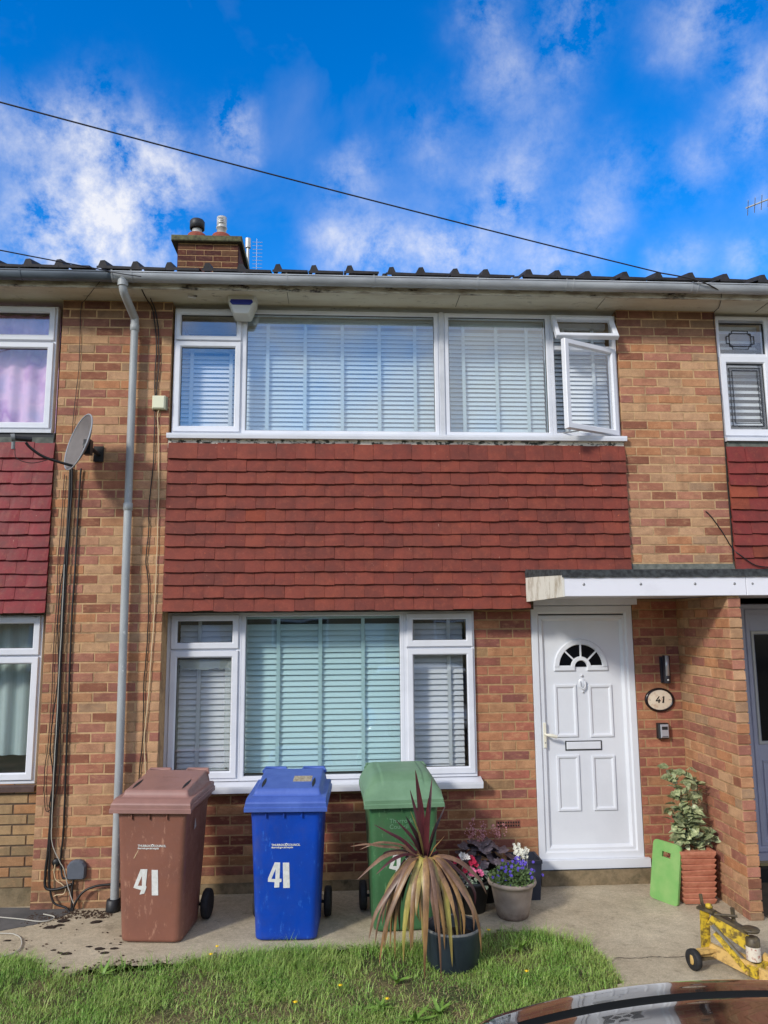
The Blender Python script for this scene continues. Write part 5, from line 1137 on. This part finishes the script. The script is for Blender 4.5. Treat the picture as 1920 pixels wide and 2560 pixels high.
# square slate planter behind it
sq = thing('square_planter', 'square dark slate planter tight against the front door frame', 'planter', (1.50, -.02, 0))
def sq_ring(w, z): return [Vector((-w, -w, z)), Vector((w, -w, z)), Vector((w, w, z)), Vector((-w, w, z))]
part('planter', MB().loft([sq_ring(.100, 0), sq_ring(.115, .275), sq_ring(.120, .276), sq_ring(.120, .30), sq_ring(.104, .30), sq_ring(.10, .24)], False, False), pmat('slate_box', srgb(52,56,70), srgb(42,46,58), 10, .6), sq)
part('compost', B(-.105, .105, -.105, .105, .22, .24), bpy.data.materials['compost'], sq)

# black pots with heuchera and cyclamen
hp_ = thing('heuchera_pot', 'dark purple leaved heuchera with airy pink flower stems in a black pot against the wall', 'potted plant', (1.17, -.06, 0))
part('pot', MB().lathe([(0, 0), (.10, 0), (.125, .22), (.135, .225), (.135, .25), (.12, .25), (.11, .2), (0, .2)], 28), BLACK, hp_)
a = M('heuchera_leaf'); cc = a.mix(a.rng(a.noise(50, 4, .6), .35, .65), srgb(80,70,76), srgb(112,100,106)); HEU = a.done(cc, .4)
def lobed(name, r, mat, lobes=7, depth=.22, seg=28, cup=.25):
    mb = MB(); vs = [(0, 0, 0)]
    for i in range(seg):
        t = 2*math.pi*i/seg; q = r*(1-depth*abs(math.sin(lobes*t/2)))*(1-.25*math.exp(-((t-math.pi)**2)*3)); vs.append((r*.6+q*math.cos(t), q*math.sin(t), cup*q*q/r*.8*math.cos(lobes*t)*.5-cup*q*.3))
    vs[0] = (r*.5, 0, 0.01); mb.add(vs, [(0, 1+i, 1+(i+1) % seg) for i in range(seg)], True); return mb.mesh(name, mat)
lms = [lobed('leaf', .055, HEU), lobed('leaf', .045, HEU), lobed('leaf', .062, HEU, 5)]
rr = random.Random(11)
for i in range(46):
    t = rr.uniform(0, 2*math.pi); q = rr.uniform(.02, .17); z = .30+.20*(1-(q/.19)**2)*rr.uniform(.5, 1)+rr.uniform(-.02, .02)
    o = place_leaf(hp_, rr.choice(lms), (q*math.cos(t)*1.15, q*math.sin(t)*.75-.03, z-.03), t, R(rr.uniform(-50, 10)), R(rr.uniform(-25, 25)))
    if rr.random() < .6: pass
st = MB(); fl_ = MB()
for i in range(16):
    x0 = rr.uniform(-.1, .14); tp_ = Vector((x0*1.3+rr.uniform(-.03, .03), -.05+rr.uniform(-.04, .03), .50+rr.uniform(.02, .13))); st.tube([(x0*.6, -.02, .35), tp_.lerp(Vector((x0, -.03, .4)), .5), tp_], .0014, 4)
    for k in range(12): blossom(fl_, tp_-Vector((rr.gauss(0, .012), rr.gauss(0, .01), rr.uniform(0, .09))), .0065, rr, 4)
o = part('flower_stem', st, pmat('stem_red', srgb(124,66,68), rough=.7), hp_); o['kind'] = 'stuff'
o = part('blossom', fl_, pmat('petal_dusty', srgb(186,128,132), rough=.7), hp_); o['kind'] = 'stuff'
cy_ = thing('cyclamen_pot', 'pink, white and crimson cyclamen over silvery leaves in a black pot behind the spiky plant', 'potted plant', (1.02, -.27, 0))
part('pot', MB().lathe([(0, 0), (.11, 0), (.15, .20), (.16, .205), (.16, .23), (.145, .23), (.13, .18), (0, .18)], 28), BLACK, cy_)
a = M('cyclamen_leaf'); cc = a.mix(a.rng(a.noise(90, 3, .6), .42, .58), srgb(88,116,88), srgb(190,200,180)); CYL = a.done(cc, .5)
cl1 = [leaf_mesh('leaf', .055, .030, CYL, .3), leaf_mesh('leaf', .045, .026, CYL, .5)]
for i in range(95):
    t = rr.uniform(0, 2*math.pi); q = rr.uniform(.02, .15); place_leaf(cy_, rr.choice(cl1), (q*math.cos(t)+.03, q*math.sin(t)*.9, .23+rr.uniform(0, .10)*(1-q/.2)-max(0, q-.1)*.6), t+rr.uniform(-.6, .6), R(rr.uniform(-35, 35)), R(rr.uniform(-30, 30)))
petal = {k: pmat('petal_'+k, srgb(*c), rough=.55) for k, c in (('pink', (226,110,156)), ('crimson', (176,22,64)), ('pale', (232,226,220)))}
for k, pts in (('crimson', [(.0,.40),(.02,.375),(-.01,.36),(-.10,.385),(-.12,.37),(.03,.35),(-.05,.31)]), ('pink', [(.0,.31),(.015,.295),(.06,.30),(.07,.285),(-.005,.275)]), ('pale', [(-.075,.42),(-.055,.405),(-.07,.395),(-.035,.41)])):
    for i, (x, z) in enumerate(pts):
        mb = MB()
        for q in range(3): blossom(mb, Vector((x+rr.uniform(-.006, .006), -.08+rr.uniform(-.03, .02), z+rr.uniform(-.006, .006))), .020, rr, 5, .5)
        part('flower', mb, petal[k], cy_)
st = MB()
for i in range(12): x = rr.uniform(-.1, .08); st.tube([(x*.5, 0, .22), (x, -.06, .36)], .0013, 4)
o = part('flower_stem', st, bpy.data.materials['stem_red'], cy_); o['kind'] = 'stuff'
gp = single('grey_pot', MB().lathe([(0, 0), (.10, 0), (.135, .22), (.14, .24), (.125, .24), (0, .2)], 26, Matrix.Translation((.83, -.34, 0))), pmat('pot_grey_plain', srgb(84,84,90), rough=.6), 'plain grey pot half hidden between the green bin and the cyclamen', 'pot')

# terracotta planter with variegated shrub
tp_ = thing('terracotta_planter', 'square ribbed terracotta planter holding a leafy variegated shrub in the porch corner', 'potted plant', (2.79, -.205, 0))
rr = random.Random(21)
for i in range(9):
    z0 = .006+i*.0415; s0 = .124+i*.0014; mb = MB(); tl = R(rr.uniform(-1.6, 1.6))*(1 if i % 2 else -1)
    Mx = Matrix.Translation((0, 0, z0+.02)) @ Matrix.Rotation(tl, 4, 'Y') @ Matrix.Rotation(R(rr.uniform(-.8, .8)), 4, 'X')
    mb.loft([[Mx @ Vector((x, y, z)) for x, y in ((-s, -s), (s, -s), (s, s), (-s, s))] for s, z in ((s0-.010, -.02), (s0+.004, .012), (s0+.004, .017), (s0-.002, .0185), (s0-.014, .0185))], False)
    part('rib', mb, TERRA, tp_)
part('rim', MB().loft([sq_ring(s, z) for s, z in ((.135, .372), (.139, .378), (.139, .392), (.118, .392), (.115, .35))], False, False), TERRA, tp_)
part('compost', B(-.118, .118, -.118, .118, .345, .352), bpy.data.materials['compost'], tp_)
a = M('laurel_leaf'); cc = a.mix(a.rng(a.noise(45, 4, .6), .40, .62), srgb(124,138,98), srgb(190,194,146)); cc = a.mix(a.oi.outputs['Random'], cc, srgb(88,100,66)) if False else cc
hv = a.n('ShaderNodeHueSaturation'); a.l(a.rng(a.oi.outputs['Random'], 0, 1, .62, 1.18), hv.inputs['Value']); a.l(cc, hv.inputs['Color']); LAU = a.done(hv.outputs[0], .4)
lau = [leaf_mesh('leaf', .070, .044, LAU, .25, .18, 6, 1, 0, .1), leaf_mesh('leaf', .060, .040, LAU, .4, .2, 6, 1, 0, .1), leaf_mesh('leaf', .076, .046, LAU, .1, .15, 6, 1, 0, .1)]
stem = MB(); nodes = []
for base, tip in (((.0, .0, .35), (-.10, .04, .98)), ((.02, -.01, .35), (.10, .02, .86)), ((.0, -.02, .35), (.14, -.05, .55)), ((-.02, 0, .35), (-.14, -.02, .68)), ((0, 0, .35), (.0, -.06, .78)), ((.0, .0, .35), (-.02, -.06, .98)), ((.02, 0, .35), (.17, .0, .48)), ((0, 0, .35), (-.10, -.06, .52)), ((0,0,.35), (.04,-.05,.66))):
    b_, t_ = Vector(base), Vector(tip); stem.tube([b_, b_.lerp(t_, .5)+Vector((rr.uniform(-.02, .02), 0, 0)), t_], .004, 5)
    for k in range(int(5+(t_-b_).length*9)):
        nodes.append(b_.lerp(t_, min(1, .28+.72*k/max(1, int(4+(t_-b_).length*9)))))
rr.shuffle(nodes)
o = part('stem', stem, pmat('stem_green', srgb(78,84,52), rough=.7), tp_); o['kind'] = 'stuff'
nl = 0
for nd_ in nodes:
    ph = rr.uniform(0, 6.28)
    for k in range(5):
        if nl >= 290: break
        t = ph+k*1.257+rr.uniform(-.3, .3); place_leaf(tp_, rr.choice(lau), nd_+Vector((rr.uniform(-.035, .035), rr.uniform(-.03, .03), rr.uniform(-.03, .03))), t, R(rr.uniform(-35, 40)), R(rr.uniform(-25, 75)), rr.uniform(1.0, 1.45)); nl += 1

# green kneeling board
gbm = thing('kneeling_board', 'bright green foam kneeling board with a hand slot leaning on the terracotta planter', 'board', (2.53, -.22, 0))
def gboard():
    w, h, r = .245, .44, .035; out_ = []
    for cx, cz, a0 in ((w/2-r, h-r, 0), (-w/2+r, h-r, 90), (-w/2+r, r*.6, 180), (w/2-r, r*.6, 270)):
        for i in range(6): t = R(a0+90*i/5); out_.append((cx+r*math.cos(t), cz+(r if cz > .1 else r*.6)*math.sin(t)))
    inn = [(.038, .365), (-.038, .365), (-.038, .325), (.038, .325)]
    n = len(out_); vs = [(x, -.011, z) for x, z in out_]+[(x, -.011, z) for x, z in inn]+[(x, .011, z) for x, z in out_]+[(x, .011, z) for x, z in inn]
    fs = []
    # bridge the outline to the slot, quadrant by quadrant
    q = n//4
    for s_ in range(4):
        for i in range(q-1): fs.append((s_*q+i, s_*q+i+1, n+s_))
        fs.append((s_*q+q-1, (s_*q+q) % n, n+(s_+1) % 4, n+s_))
    o2 = n+4; fs2 = [tuple(i+o2 for i in reversed(f)) for f in fs]
    sidef = [(k, o2+k, o2+(k+1) % n, (k+1) % n) for k in range(n)]+[(n+k, n+(k+1) % 4, o2+n+(k+1) % 4, o2+n+k) for k in range(4)]
    return MB().add(vs, fs+fs2+sidef)
o = part('board', gboard(), pmat('foam_green', srgb(112,164,88), srgb(132,172,100), 9, .8, .3, 200), gbm); o.rotation_euler = (R(-9), R(2), R(-58))
o.location = (.01, -.02, -.0)

# ------------------------------------------------------------------ trolley jack
YEL = pmat('jack_yellow', srgb(206,174,44), srgb(110,90,40), 34, .55, .3, 90, lo=.44, hi=.60); YPL = pmat('jack_yellow_faded', srgb(206,170,100), srgb(150,116,66), 26, .65, .3, 90, lo=.46, hi=.64); GRS = pmat('jack_grease', srgb(58,50,40), srgb(96,84,60), 30, .5)
jk = thing('trolley_jack', 'worn yellow trolley jack with a rubber wheel standing on the drive', 'trolley jack', (2.40, -1.42, 0))
def lp_(pts): return [Vector(p) for p in pts]
# long axis runs from back (plant side) to front (car side); local x right, y away
def bar(a_, b_, w, h, mat, nm, up_=Vector((0,0,1))):
    a_, b_ = Vector(a_), Vector(b_); d = (b_-a_).normalized(); s_ = d.cross(up_).normalized()*w/2; u_ = s_.cross(d).normalized()*h/2
    vs = [p+i*s_+j*u_ for p in (a_, b_) for i, j in ((-1, -1), (1, -1), (1, 1), (-1, 1))]
    return part(nm, MB().add(vs, [(0,1,2,3),(7,6,5,4),(0,4,5,1),(1,5,6,2),(2,6,7,3),(3,7,4,0)]), mat, jk)
o = part('wheel', MB().lathe([(.0, -.016), (.03, -.018), (.032, -.014), (.045, -.018), (.060, -.016), (.062, 0), (.060, .016), (.045, .018), (.032, .014), (.03, .018), (0, .016)], 26, Matrix.Rotation(R(90), 4, 'Y')), RUBBER, jk); o.location = (-.165, .04, .062); o.rotation_euler = (0, 0, R(14))
part('hub', MB().lathe([(0, -.020), (.026, -.020), (.030, -.015)], 16, Matrix.Rotation(R(90), 4, 'Y')), YPL, jk).location = (-.165, .04, .062)
bar((-.15, .04, .062), (-.02, .06, .062), .03, .014, GRS, 'axle')
bar((-.13, .075, .07), (-.015, .085, .085), .05, .03, YPL, 'cross_member'); bar((-.13, .045, .105), (-.02, .055, .11), .045, .02, YPL, 'cross_member')
bar((-.045, .07, .11), (.20, -.20, .03), .02, .075, YPL, 'side_plate'); bar((.06, .10, .09), (.26, -.16, .03), .02, .06, YPL, 'side_plate')
bar((-.06, .09, .06), (-.055, .085, .34), .055, .022, YEL, 'upright', Vector((0, 1, 0)))
bar((-.085, .11, .345), (-.02, .03, .34), .05, .014, GRS, 'top_plate')
bar((-.03, .075, .335), (.165, -.02, .235), .075, .020, GRS, 'lift_arm'); bar((-.03, .06, .30), (.15, -.045, .18), .02, .085, YEL, 'lift_arm_side')
bar((-.03, .04, .26), (.12, -.09, .06), .022, .022, STEEL, 'hydraulic_ram'); bar((-.02, .03, .22), (.10, -.10, .05), .030, .030, YEL, 'ram_sleeve')
part('cylinder', MB().lathe([(0, 0), (.042, 0), (.042, .17), (.034, .18), (0, .18)], 18, Matrix.Translation((.165, -.07, .045))), GRS, jk)
part('label', MB().lathe([(.0428, .05), (.0428, .13)], 18, Matrix.Translation((.165, -.07, .045))), pmat('jack_label', srgb(214,206,190), srgb(150,60,50), 60, .6, lo=.55, hi=.7), jk)
bar((.11, -.14, .055), (.25, -.06, .06), .06, .06, YEL, 'block'); bar((.22, -.05, .09), (.27, -.10, .05), .03, .09, YPL, 'end_plate')
part('saddle', MB().lathe([(0, .0), (.05, 0), (.056, .012), (.05, .018), (0, .018)], 16, Matrix.Translation((.175, -.035, .245))), GRS, jk)
part('release_lever', MB().tube([(-.05, .08, .35), (-.07, .08, .375), (-.075, .085, .43)], .011, 8), GRS, jk)
part('pump_socket', MB().tube([(.13, .02, .255), (.105, .03, .28), (.10, .03, .36)], .014, 8), GRS, jk)
part('knob', MB().lathe([(0, 0), (.022, 0), (.025, .01), (.018, .022), (0, .026)], 14, Matrix.Translation((-.03, .075, .35))), YEL, jk)
part('rod', MB().tube([(-.02, .03, .325), (.11, -.01, .325)], .009, 8), GRS, jk)
part('caster', MB().lathe([(0, -.012), (.026, -.012), (.028, 0), (.026, .012), (0, .012)], 14, Matrix.Translation((.22, -.19, .028)) @ Matrix.Rotation(R(90), 4, 'Y')), STEEL, jk)

# ------------------------------------------------------------------ car
car = thing('parked_car', 'glossy black parked car, only its nose showing at the bottom right corner', 'car', (1.33, -5.4, 0))
a = M('car_paint'); CARP = a.done(srgb(20,19,20), .12, coat=1.0); a.b.inputs['Coat Roughness'].default_value = .02; a.b.inputs['Specular IOR Level'].default_value = 1.0; a.b.inputs['Coat IOR'].default_value = 1.9
CX, HWc = 1.36, .98
# centre-line profile: (y, z) from front lip backwards
top = [(-3.29, .40), (-3.275, .55), (-3.28, .68), (-3.29, .765), (-3.305, .81), (-3.34, .846), (-3.41, .868), (-3.50, .880)]
bon = [(-3.565, .886), (-3.60, .893), (-3.70, .905), (-3.9, .935), (-4.2, .975), (-4.45, 1.0)]
wsc = [(-4.45, 1.0), (-4.75, 1.18), (-5.1, 1.38), (-5.25, 1.44)]
rof = [(-5.25, 1.44), (-5.8, 1.50), (-6.5, 1.48), (-7.0, 1.40)]
rea = [(-7.0, 1.40), (-7.35, 1.05), (-7.5, .95), (-7.55, .6), (-7.5, .35)]
def car_patch(prof, taper=0, hw=HWc):
    P_ = smooth_path([(0, y, z) for y, z in prof], 4); n = len(P_)-1
    def fn(u, v):
        p = P_[min(n, round(v*n))]; t = u*2-1; x = t*(hw-taper*max(0, p.z-1.0))
        f_ = max(0, min(1, (-p.y-3.3)/1.2)) if p.y > -5 else 1
        yb = p.y-(.26*(x*x))*(1-f_*.75)-.01
        edge = max(0, (abs(t)-.80)/.20); zb = p.z-.022-.02*t*t-.10*edge**3*(1-taper*.6)
        return (CX+x, yb, zb)
    return MB().grid(fn, 60, n)
wpart('bumper', car_patch(top), CARP, car); wpart('bonnet', car_patch(bon), CARP, car)
gap = [(-3.50, .879), (-3.505, .845), (-3.56, .845), (-3.5655, .884)]
wpart('bonnet_gap', car_patch(gap), GASKET, car)
wpart('windscreen', car_patch(wsc, .45), bpy.data.materials['dark_glass'], car); wpart('roof', car_patch(rof, .45), CARP, car); wpart('tailgate', car_patch(rea, .45), CARP, car)
for sx in (-1, 1):
    mb = MB(); outline = [(-3.66, .62), (-3.80, .85), (-4.45, .93), (-5.2, .98), (-6.8, 1.0), (-7.6, .9), (-7.6, .4), (-6.9, .28), (-4.2, .28), (-3.68, .36)]
    x = CX+sx*(HWc-.01); mb.poly(outline, x-.02, x+.02, 'yz'); wpart('door', mb, CARP, car)
    mb = MB(); mb.poly([(-4.5, .96), (-5.25, 1.36), (-6.6, 1.38), (-7.1, 1.02)], CX+sx*.80-.01, CX+sx*.80+.01, 'yz'); wpart('side_glass', mb, bpy.data.materials['dark_glass'], car)
    for y in (-4.15, -6.75):
        w_ = wpart('wheel', MB().lathe([(0, -.10), (.20, -.10), (.22, -.09), (.30, -.10), (.32, -.07), (.32, .07), (.30, .10), (.22, .09), (.20, .10), (0, .10)], 28, Matrix.Translation((CX+sx*.80, y, .32)) @ Matrix.Rotation(R(90), 4, 'Y')), RUBBER, car)
    hlm = MB().grid(lambda u, v: (CX+sx*(.80+.10*u), -3.60-.34*((.80+.1*u)**2-.64)-.16*v-.02, .81-.16*v*0+.06*v-.09*u*u-.02), 8, 6)
    hlm.grid(lambda u, v: (CX+sx*(.905+.0*u), -3.70-.2*u, .60+.13*v), 4, 3)
    wpart('headlight', hlm, pmat('headlight_lens', srgb(150,186,186), srgb(190,206,206), 20, .08, coat=1), car)
    wpart('headlight_trim', MB().tube([(CX+sx*.80, -3.60, .825), (CX+sx*.775, -3.68, .86), (CX+sx*.77, -3.80, .885)], .008, 6), STEEL, car)

# ------------------------------------------------------------------ lawn grass
rr = random.Random(5)
def inside_lawn(x, y):
    if y > -.62: return False
    # below path edge?
    for i in range(len(edge)-1):
        (xa, ya), (xb, yb) = edge[i], edge[i+1]
        if xa <= x <= xb and xb > xa:
            return y < ya+(yb-ya)*(x-xa)/(xb-xa)+.05*mnoise.noise(Vector((x*7, 1, 0)))+.03*mnoise.noise(Vector((x*26, 1, 5)))+.01
    return False
mbv, mbf = [], []; sv, sf = [], []
def blade(vv, ff, x, y, h, lean, az, w):
    o = len(vv); ca, sa = math.cos(az), math.sin(az); px, py = -sa*w, ca*w
    b1 = (x+ca*lean*.35, y+sa*lean*.35, -.012+h*.6); tp = (x+ca*lean, y+sa*lean, -.012+h)
    vv += [(x-px, y-py, -.014), (x+px, y+py, -.014), (b1[0]+px*.8, b1[1]+py*.8, b1[2]), (b1[0]-px*.8, b1[1]-py*.8, b1[2]), tp]
    ff += [(o, o+1, o+2, o+3), (o+3, o+2, o+4)]
for i in range(120000):
    x = rr.uniform(-3.2, 1.78); y = rr.uniform(-2.7, -.62)
    if not inside_lawn(x, y): continue
    d = mnoise.noise(Vector((x*1.6, y*1.6, 0)))+.6*mnoise.noise(Vector((x*5, y*5, 3)))
    near = 0
    for i2 in range(3): pass
    edgeb = y+ .87 if x < .8 else y+.75
    bare = math.exp(-(((x-.64)/.26)**2+((y+1.56)/.15)**2))+.7*math.exp(-(((x+.55)/.5)**2+((y+1.70)/.12)**2))+.5*math.exp(-(((x+.02)/.34)**2+((y+1.62)/.10)**2))+.55*math.exp(-(((x+1.95)/.18)**2+((y+1.25)/.14)**2))
    if rr.random() < bare*.95: 
        continue
    if d < .0 and rr.random() < .45: continue
    if d < -.35 and rr.random() < .6: continue
    lush = math.exp(-((edgeb+.16)/.20)**2)
    if .85 < x < 1.75: lush = max(lush, math.exp(-(((x-1.25)/.45)**2+((y+1.02)/.32)**2)))
    cl = max(0, mnoise.noise(Vector((x*11, y*11, 7))))
    h = rr.uniform(.008, .034)*(1+.7*d)+cl*rr.uniform(0, .05)+lush*rr.uniform(.01, .075)*(rr.random()**.5)
    blade(mbv, mbf, x, y, max(.008, h), rr.uniform(.2, 1.9)*h, rr.uniform(0, 6.28), rr.uniform(.0011, .0024))
for i in range(5200):       # coarser, longer blades and tufts among the fine grass
    x = rr.uniform(-3.1, 1.74); y = rr.uniform(-2.5, -.7)
    if not inside_lawn(x, y) or mnoise.noise(Vector((x*6, y*6, 21))) < .05: continue
    bare = math.exp(-(((x-.64)/.26)**2+((y+1.56)/.15)**2))+.6*math.exp(-(((x+.5)/.6)**2+((y+1.72)/.2)**2))
    if rr.random() < bare: continue
    h = rr.uniform(.03, .085)
    blade(mbv, mbf, x, y, h, h*rr.uniform(.1, 1.5), rr.uniform(0, 6.28), rr.uniform(.002, .0042))
g_ = MB(); g_.v = mbv; g_.f = mbf; g_.sm = [False]*len(mbf); go = link('grass', g_.mesh('grass', GRASS)); tag(go, 'rough green lawn grass growing up to the concrete path', 'grass', kind='stuff')
for i in range(16000):
    x = rr.uniform(-3.0, 1.7); y = rr.uniform(-2.5, -.9)
    if not inside_lawn(x, y): continue
    bare = math.exp(-(((x-.64)/.34)**2+((y+1.58)/.20)**2))+.9*math.exp(-(((x+.4)/.8)**2+((y+1.70)/.20)**2))
    if rr.random() > bare+.35: continue
    blade(sv, sf, x, y, rr.uniform(.004, .018), rr.uniform(.02, .07), rr.uniform(0, 6.28), rr.uniform(.0008, .0016))
g_ = MB(); g_.v = sv; g_.f = sf; g_.sm = [False]*len(sf); go = link('dry_grass', g_.mesh('dry_grass', STRAW)); tag(go, 'straw coloured dead grass matted in the thin patches of the lawn', 'grass', kind='stuff')
# clover / broad leaf weeds as ground cover
mb = MB()
for i in range(2600):
    x = rr.uniform(-3.0, 1.7); y = rr.uniform(-2.4, -.85)
    if not inside_lawn(x, y) or mnoise.noise(Vector((x*2.1, y*2.6, 9))) < .02: continue
    z = rr.uniform(.0, .028); s_ = rr.uniform(.004, .009)
    for k in range(3):
        t = rr.uniform(0, 6.28); d = Vector((math.cos(t), math.sin(t), rr.uniform(-.1, .4))); e_ = Vector((-math.sin(t), math.cos(t), 0)); c0 = Vector((x, y, z))
        mb.add([c0, c0+d*s_*.6+e_*s_*.5, c0+d*s_*1.2, c0+d*s_*.6-e_*s_*.5], [(0, 1, 2, 3)])
o = link('clover', mb.mesh('clover', pmat('clover_leaf', srgb(94,128,56), srgb(122,150,82), 40, .6))); tag(o, 'small round leaved clover mixed into the lawn', 'clover', kind='stuff')
# dandelion rosettes
DL = pmat('dandelion_leaf', srgb(118,152,62), srgb(94,130,50), 30, .5)
dlm = [leaf_mesh('leaf', .10, .022, DL, .35, .3, 7, .8, .003), leaf_mesh('leaf', .13, .024, DL, .2, .3, 7, .8, .004)]
wl = [('dandelion rosette left of the black pot base', (.368,-1.398)), ('dandelion rosette with an upright leaf at the bottom middle of the lawn', (.255,-1.692)), ('broad leaf rosette beside the bare patch near the car', (.574,-1.787)), ('leafy weed in the grass right of the black pot', (1.22,-1.02)), ('leafy weed in the left part of the lawn near the path corner', (-1.45,-1.15)), ('low weed at the bottom edge between two rosettes', (.436,-1.86))]
for lab, (x, y) in wl:
    t = thing('weed', lab, 'weed', (x, y, -.01), rr.uniform(0, 6), 'broad leaved weeds in the lawn')
    for k in range(9): place_leaf(t, rr.choice(dlm), (0, 0, .004), k*.7+rr.uniform(-.2, .2), R(rr.uniform(15, 62)), R(rr.uniform(-20, 20)), rr.uniform(.7, 1.1))
DY_ = pmat('dandelion_petal', srgb(244,206,24), rough=.6)
for lab, (x, y, h) in (('yellow dandelion at the path edge between the brown and blue bins, farther one', (-.784,-.952,.05)), ('yellow dandelion at the path edge between the brown and blue bins, nearer one', (-.809,-1.045,.04)), ('yellow dandelion in the middle of the lawn', (.021,-1.512,.03)), ('yellow dandelion near the bottom edge of the lawn', (-.234,-1.692,.03)), ('small yellow flower by the bottom rosette', (.288,-1.673,.02)), ('yellow flower between the black pot and the stone pot', (1.043,-.835,.05)), ('tiny yellow flower in the grass left of the car', (1.16,-1.42,.03))):
    h += .025; t = thing('dandelion', lab, 'flower', (x, y, -.01), 0, 'dandelions in the lawn')
    part('stem', MB().tube([(0, 0, 0), (.003, 0, h)], .0015, 5), DL, t); mb = MB()
    for k in range(16):
        a_ = k*.3927; q = .017 if k % 2 else .012; d = Vector((math.cos(a_), math.sin(a_), .35)); e_ = Vector((-math.sin(a_), math.cos(a_), 0)); c0 = Vector((.003, 0, h))
        mb.add([c0, c0+d*q*.6+e_*.0025, c0+d*q, c0+d*q*.6-e_*.0025], [(0, 1, 2, 3)])
    mb.lathe([(0, h+.009), (.006, h+.006), (.007, h)], 8, Matrix.Translation((.003, 0, 0))); part('flower_head', mb, DY_, t)

# dirt clods on the path
DIRT = pmat('dirt_clod', srgb(52,38,28), srgb(36,27,22), 60, 1)
spots = [(-2.063,-.362,.03),(-2.009,-.327,.024),(-2.006,-.246,.03),(-1.758,-.288,.03),(-2.275,-.57,.016),(-1.896,-.754,.012),(-1.836,-.804,.013),(-1.787,-.823,.024),(-1.674,-.719,.014),(-1.593,-.763,.024),(-1.536,-.828,.020),(-1.493,-.764,.018),(-1.543,-.671,.008),(-1.473,-.696,.008),(-1.719,-1.03,.016),(-1.60,-1.02,.008),(-1.534,-.974,.008)]
clod_labels = ['clod of dirt at the corner of the dark path patch, near the pale wire', 'clod of dirt just inside the edge of the dark path patch', 'clod of dirt nearest the wall foot below the cables', 'large lone clod of dirt in front of the black downpipe boot', 'small clod beside the lower loop of pale wire', 'leftmost clod of the row in front of the brown bin', 'second clod from the left in the row before the brown bin', 'flattened wide clod nearest the lawn in the middle of the path', 'thin clod at the far side of the row left of the brown bin', 'wide dark clod close to the left of the brown bin', 'nearest clod to the lawn close to the brown bin', 'clod close to the left front corner of the brown bin', 'tiny crumb of dirt at the back by the brown bin', 'tiny crumb of dirt touching the brown bin front corner', 'clod lying at the notch where the lawn edge dips', 'small clod at the lawn edge right of the notch', 'small clod between lawn edge and brown bin']
for i, (x, y, r) in enumerate(spots):
    mb = MB(); n = 9; vs = []
    for j, (q, z) in enumerate(((1, 0), (.85, .35), (.4, .55))):
        for k in range(n): t = 2*math.pi*k/n; m_ = r*q*(1+.35*rr.uniform(-1, 1)); vs.append((x+m_*math.cos(t)*1.5, y+m_*math.sin(t)*.8, .001+z*r*.7))
    mb.add(vs, [(j*n+k, j*n+(k+1) % n, (j+1)*n+(k+1) % n, (j+1)*n+k) for j in range(2) for k in range(n)]+[tuple(range(2*n, 3*n))])
    single('dirt_clod', mb, DIRT, clod_labels[i], 'dirt', 'dirt clods on the concrete path')
mb = MB()
for i in range(620):
    if i < 450: t = rr.random(); x = -2.3+t*.62; y = -.05-.16*rr.random()-.10*(t < .35)*rr.random()
    elif i < 500: x = rr.uniform(-2.35, -1.2); y = rr.uniform(-1.1, -.3)
    else:
        j = rr.randrange(3, 16); (xa, ya), (xb, yb) = edge[j], edge[j+1]; t = rr.random(); x = xa+(xb-xa)*t; y = ya+(yb-ya)*t+abs(rr.gauss(0, .018))
    s_ = rr.uniform(.002, .008); a_ = rr.uniform(0, 3)
    Mx = Matrix.Translation((x, y, .002)) @ Matrix.Rotation(a_, 4, 'Z'); mb.box(-s_, s_, -s_*.6, s_*.6, 0, s_*.6, Mx)
o = link('litter', mb.mesh('litter', pmat('litter_brown', srgb(84,62,44), srgb(58,44,34), 80, 1))); tag(o, 'brown leaf litter and crumbs of soil along the wall foot and path edge', 'litter', kind='stuff')
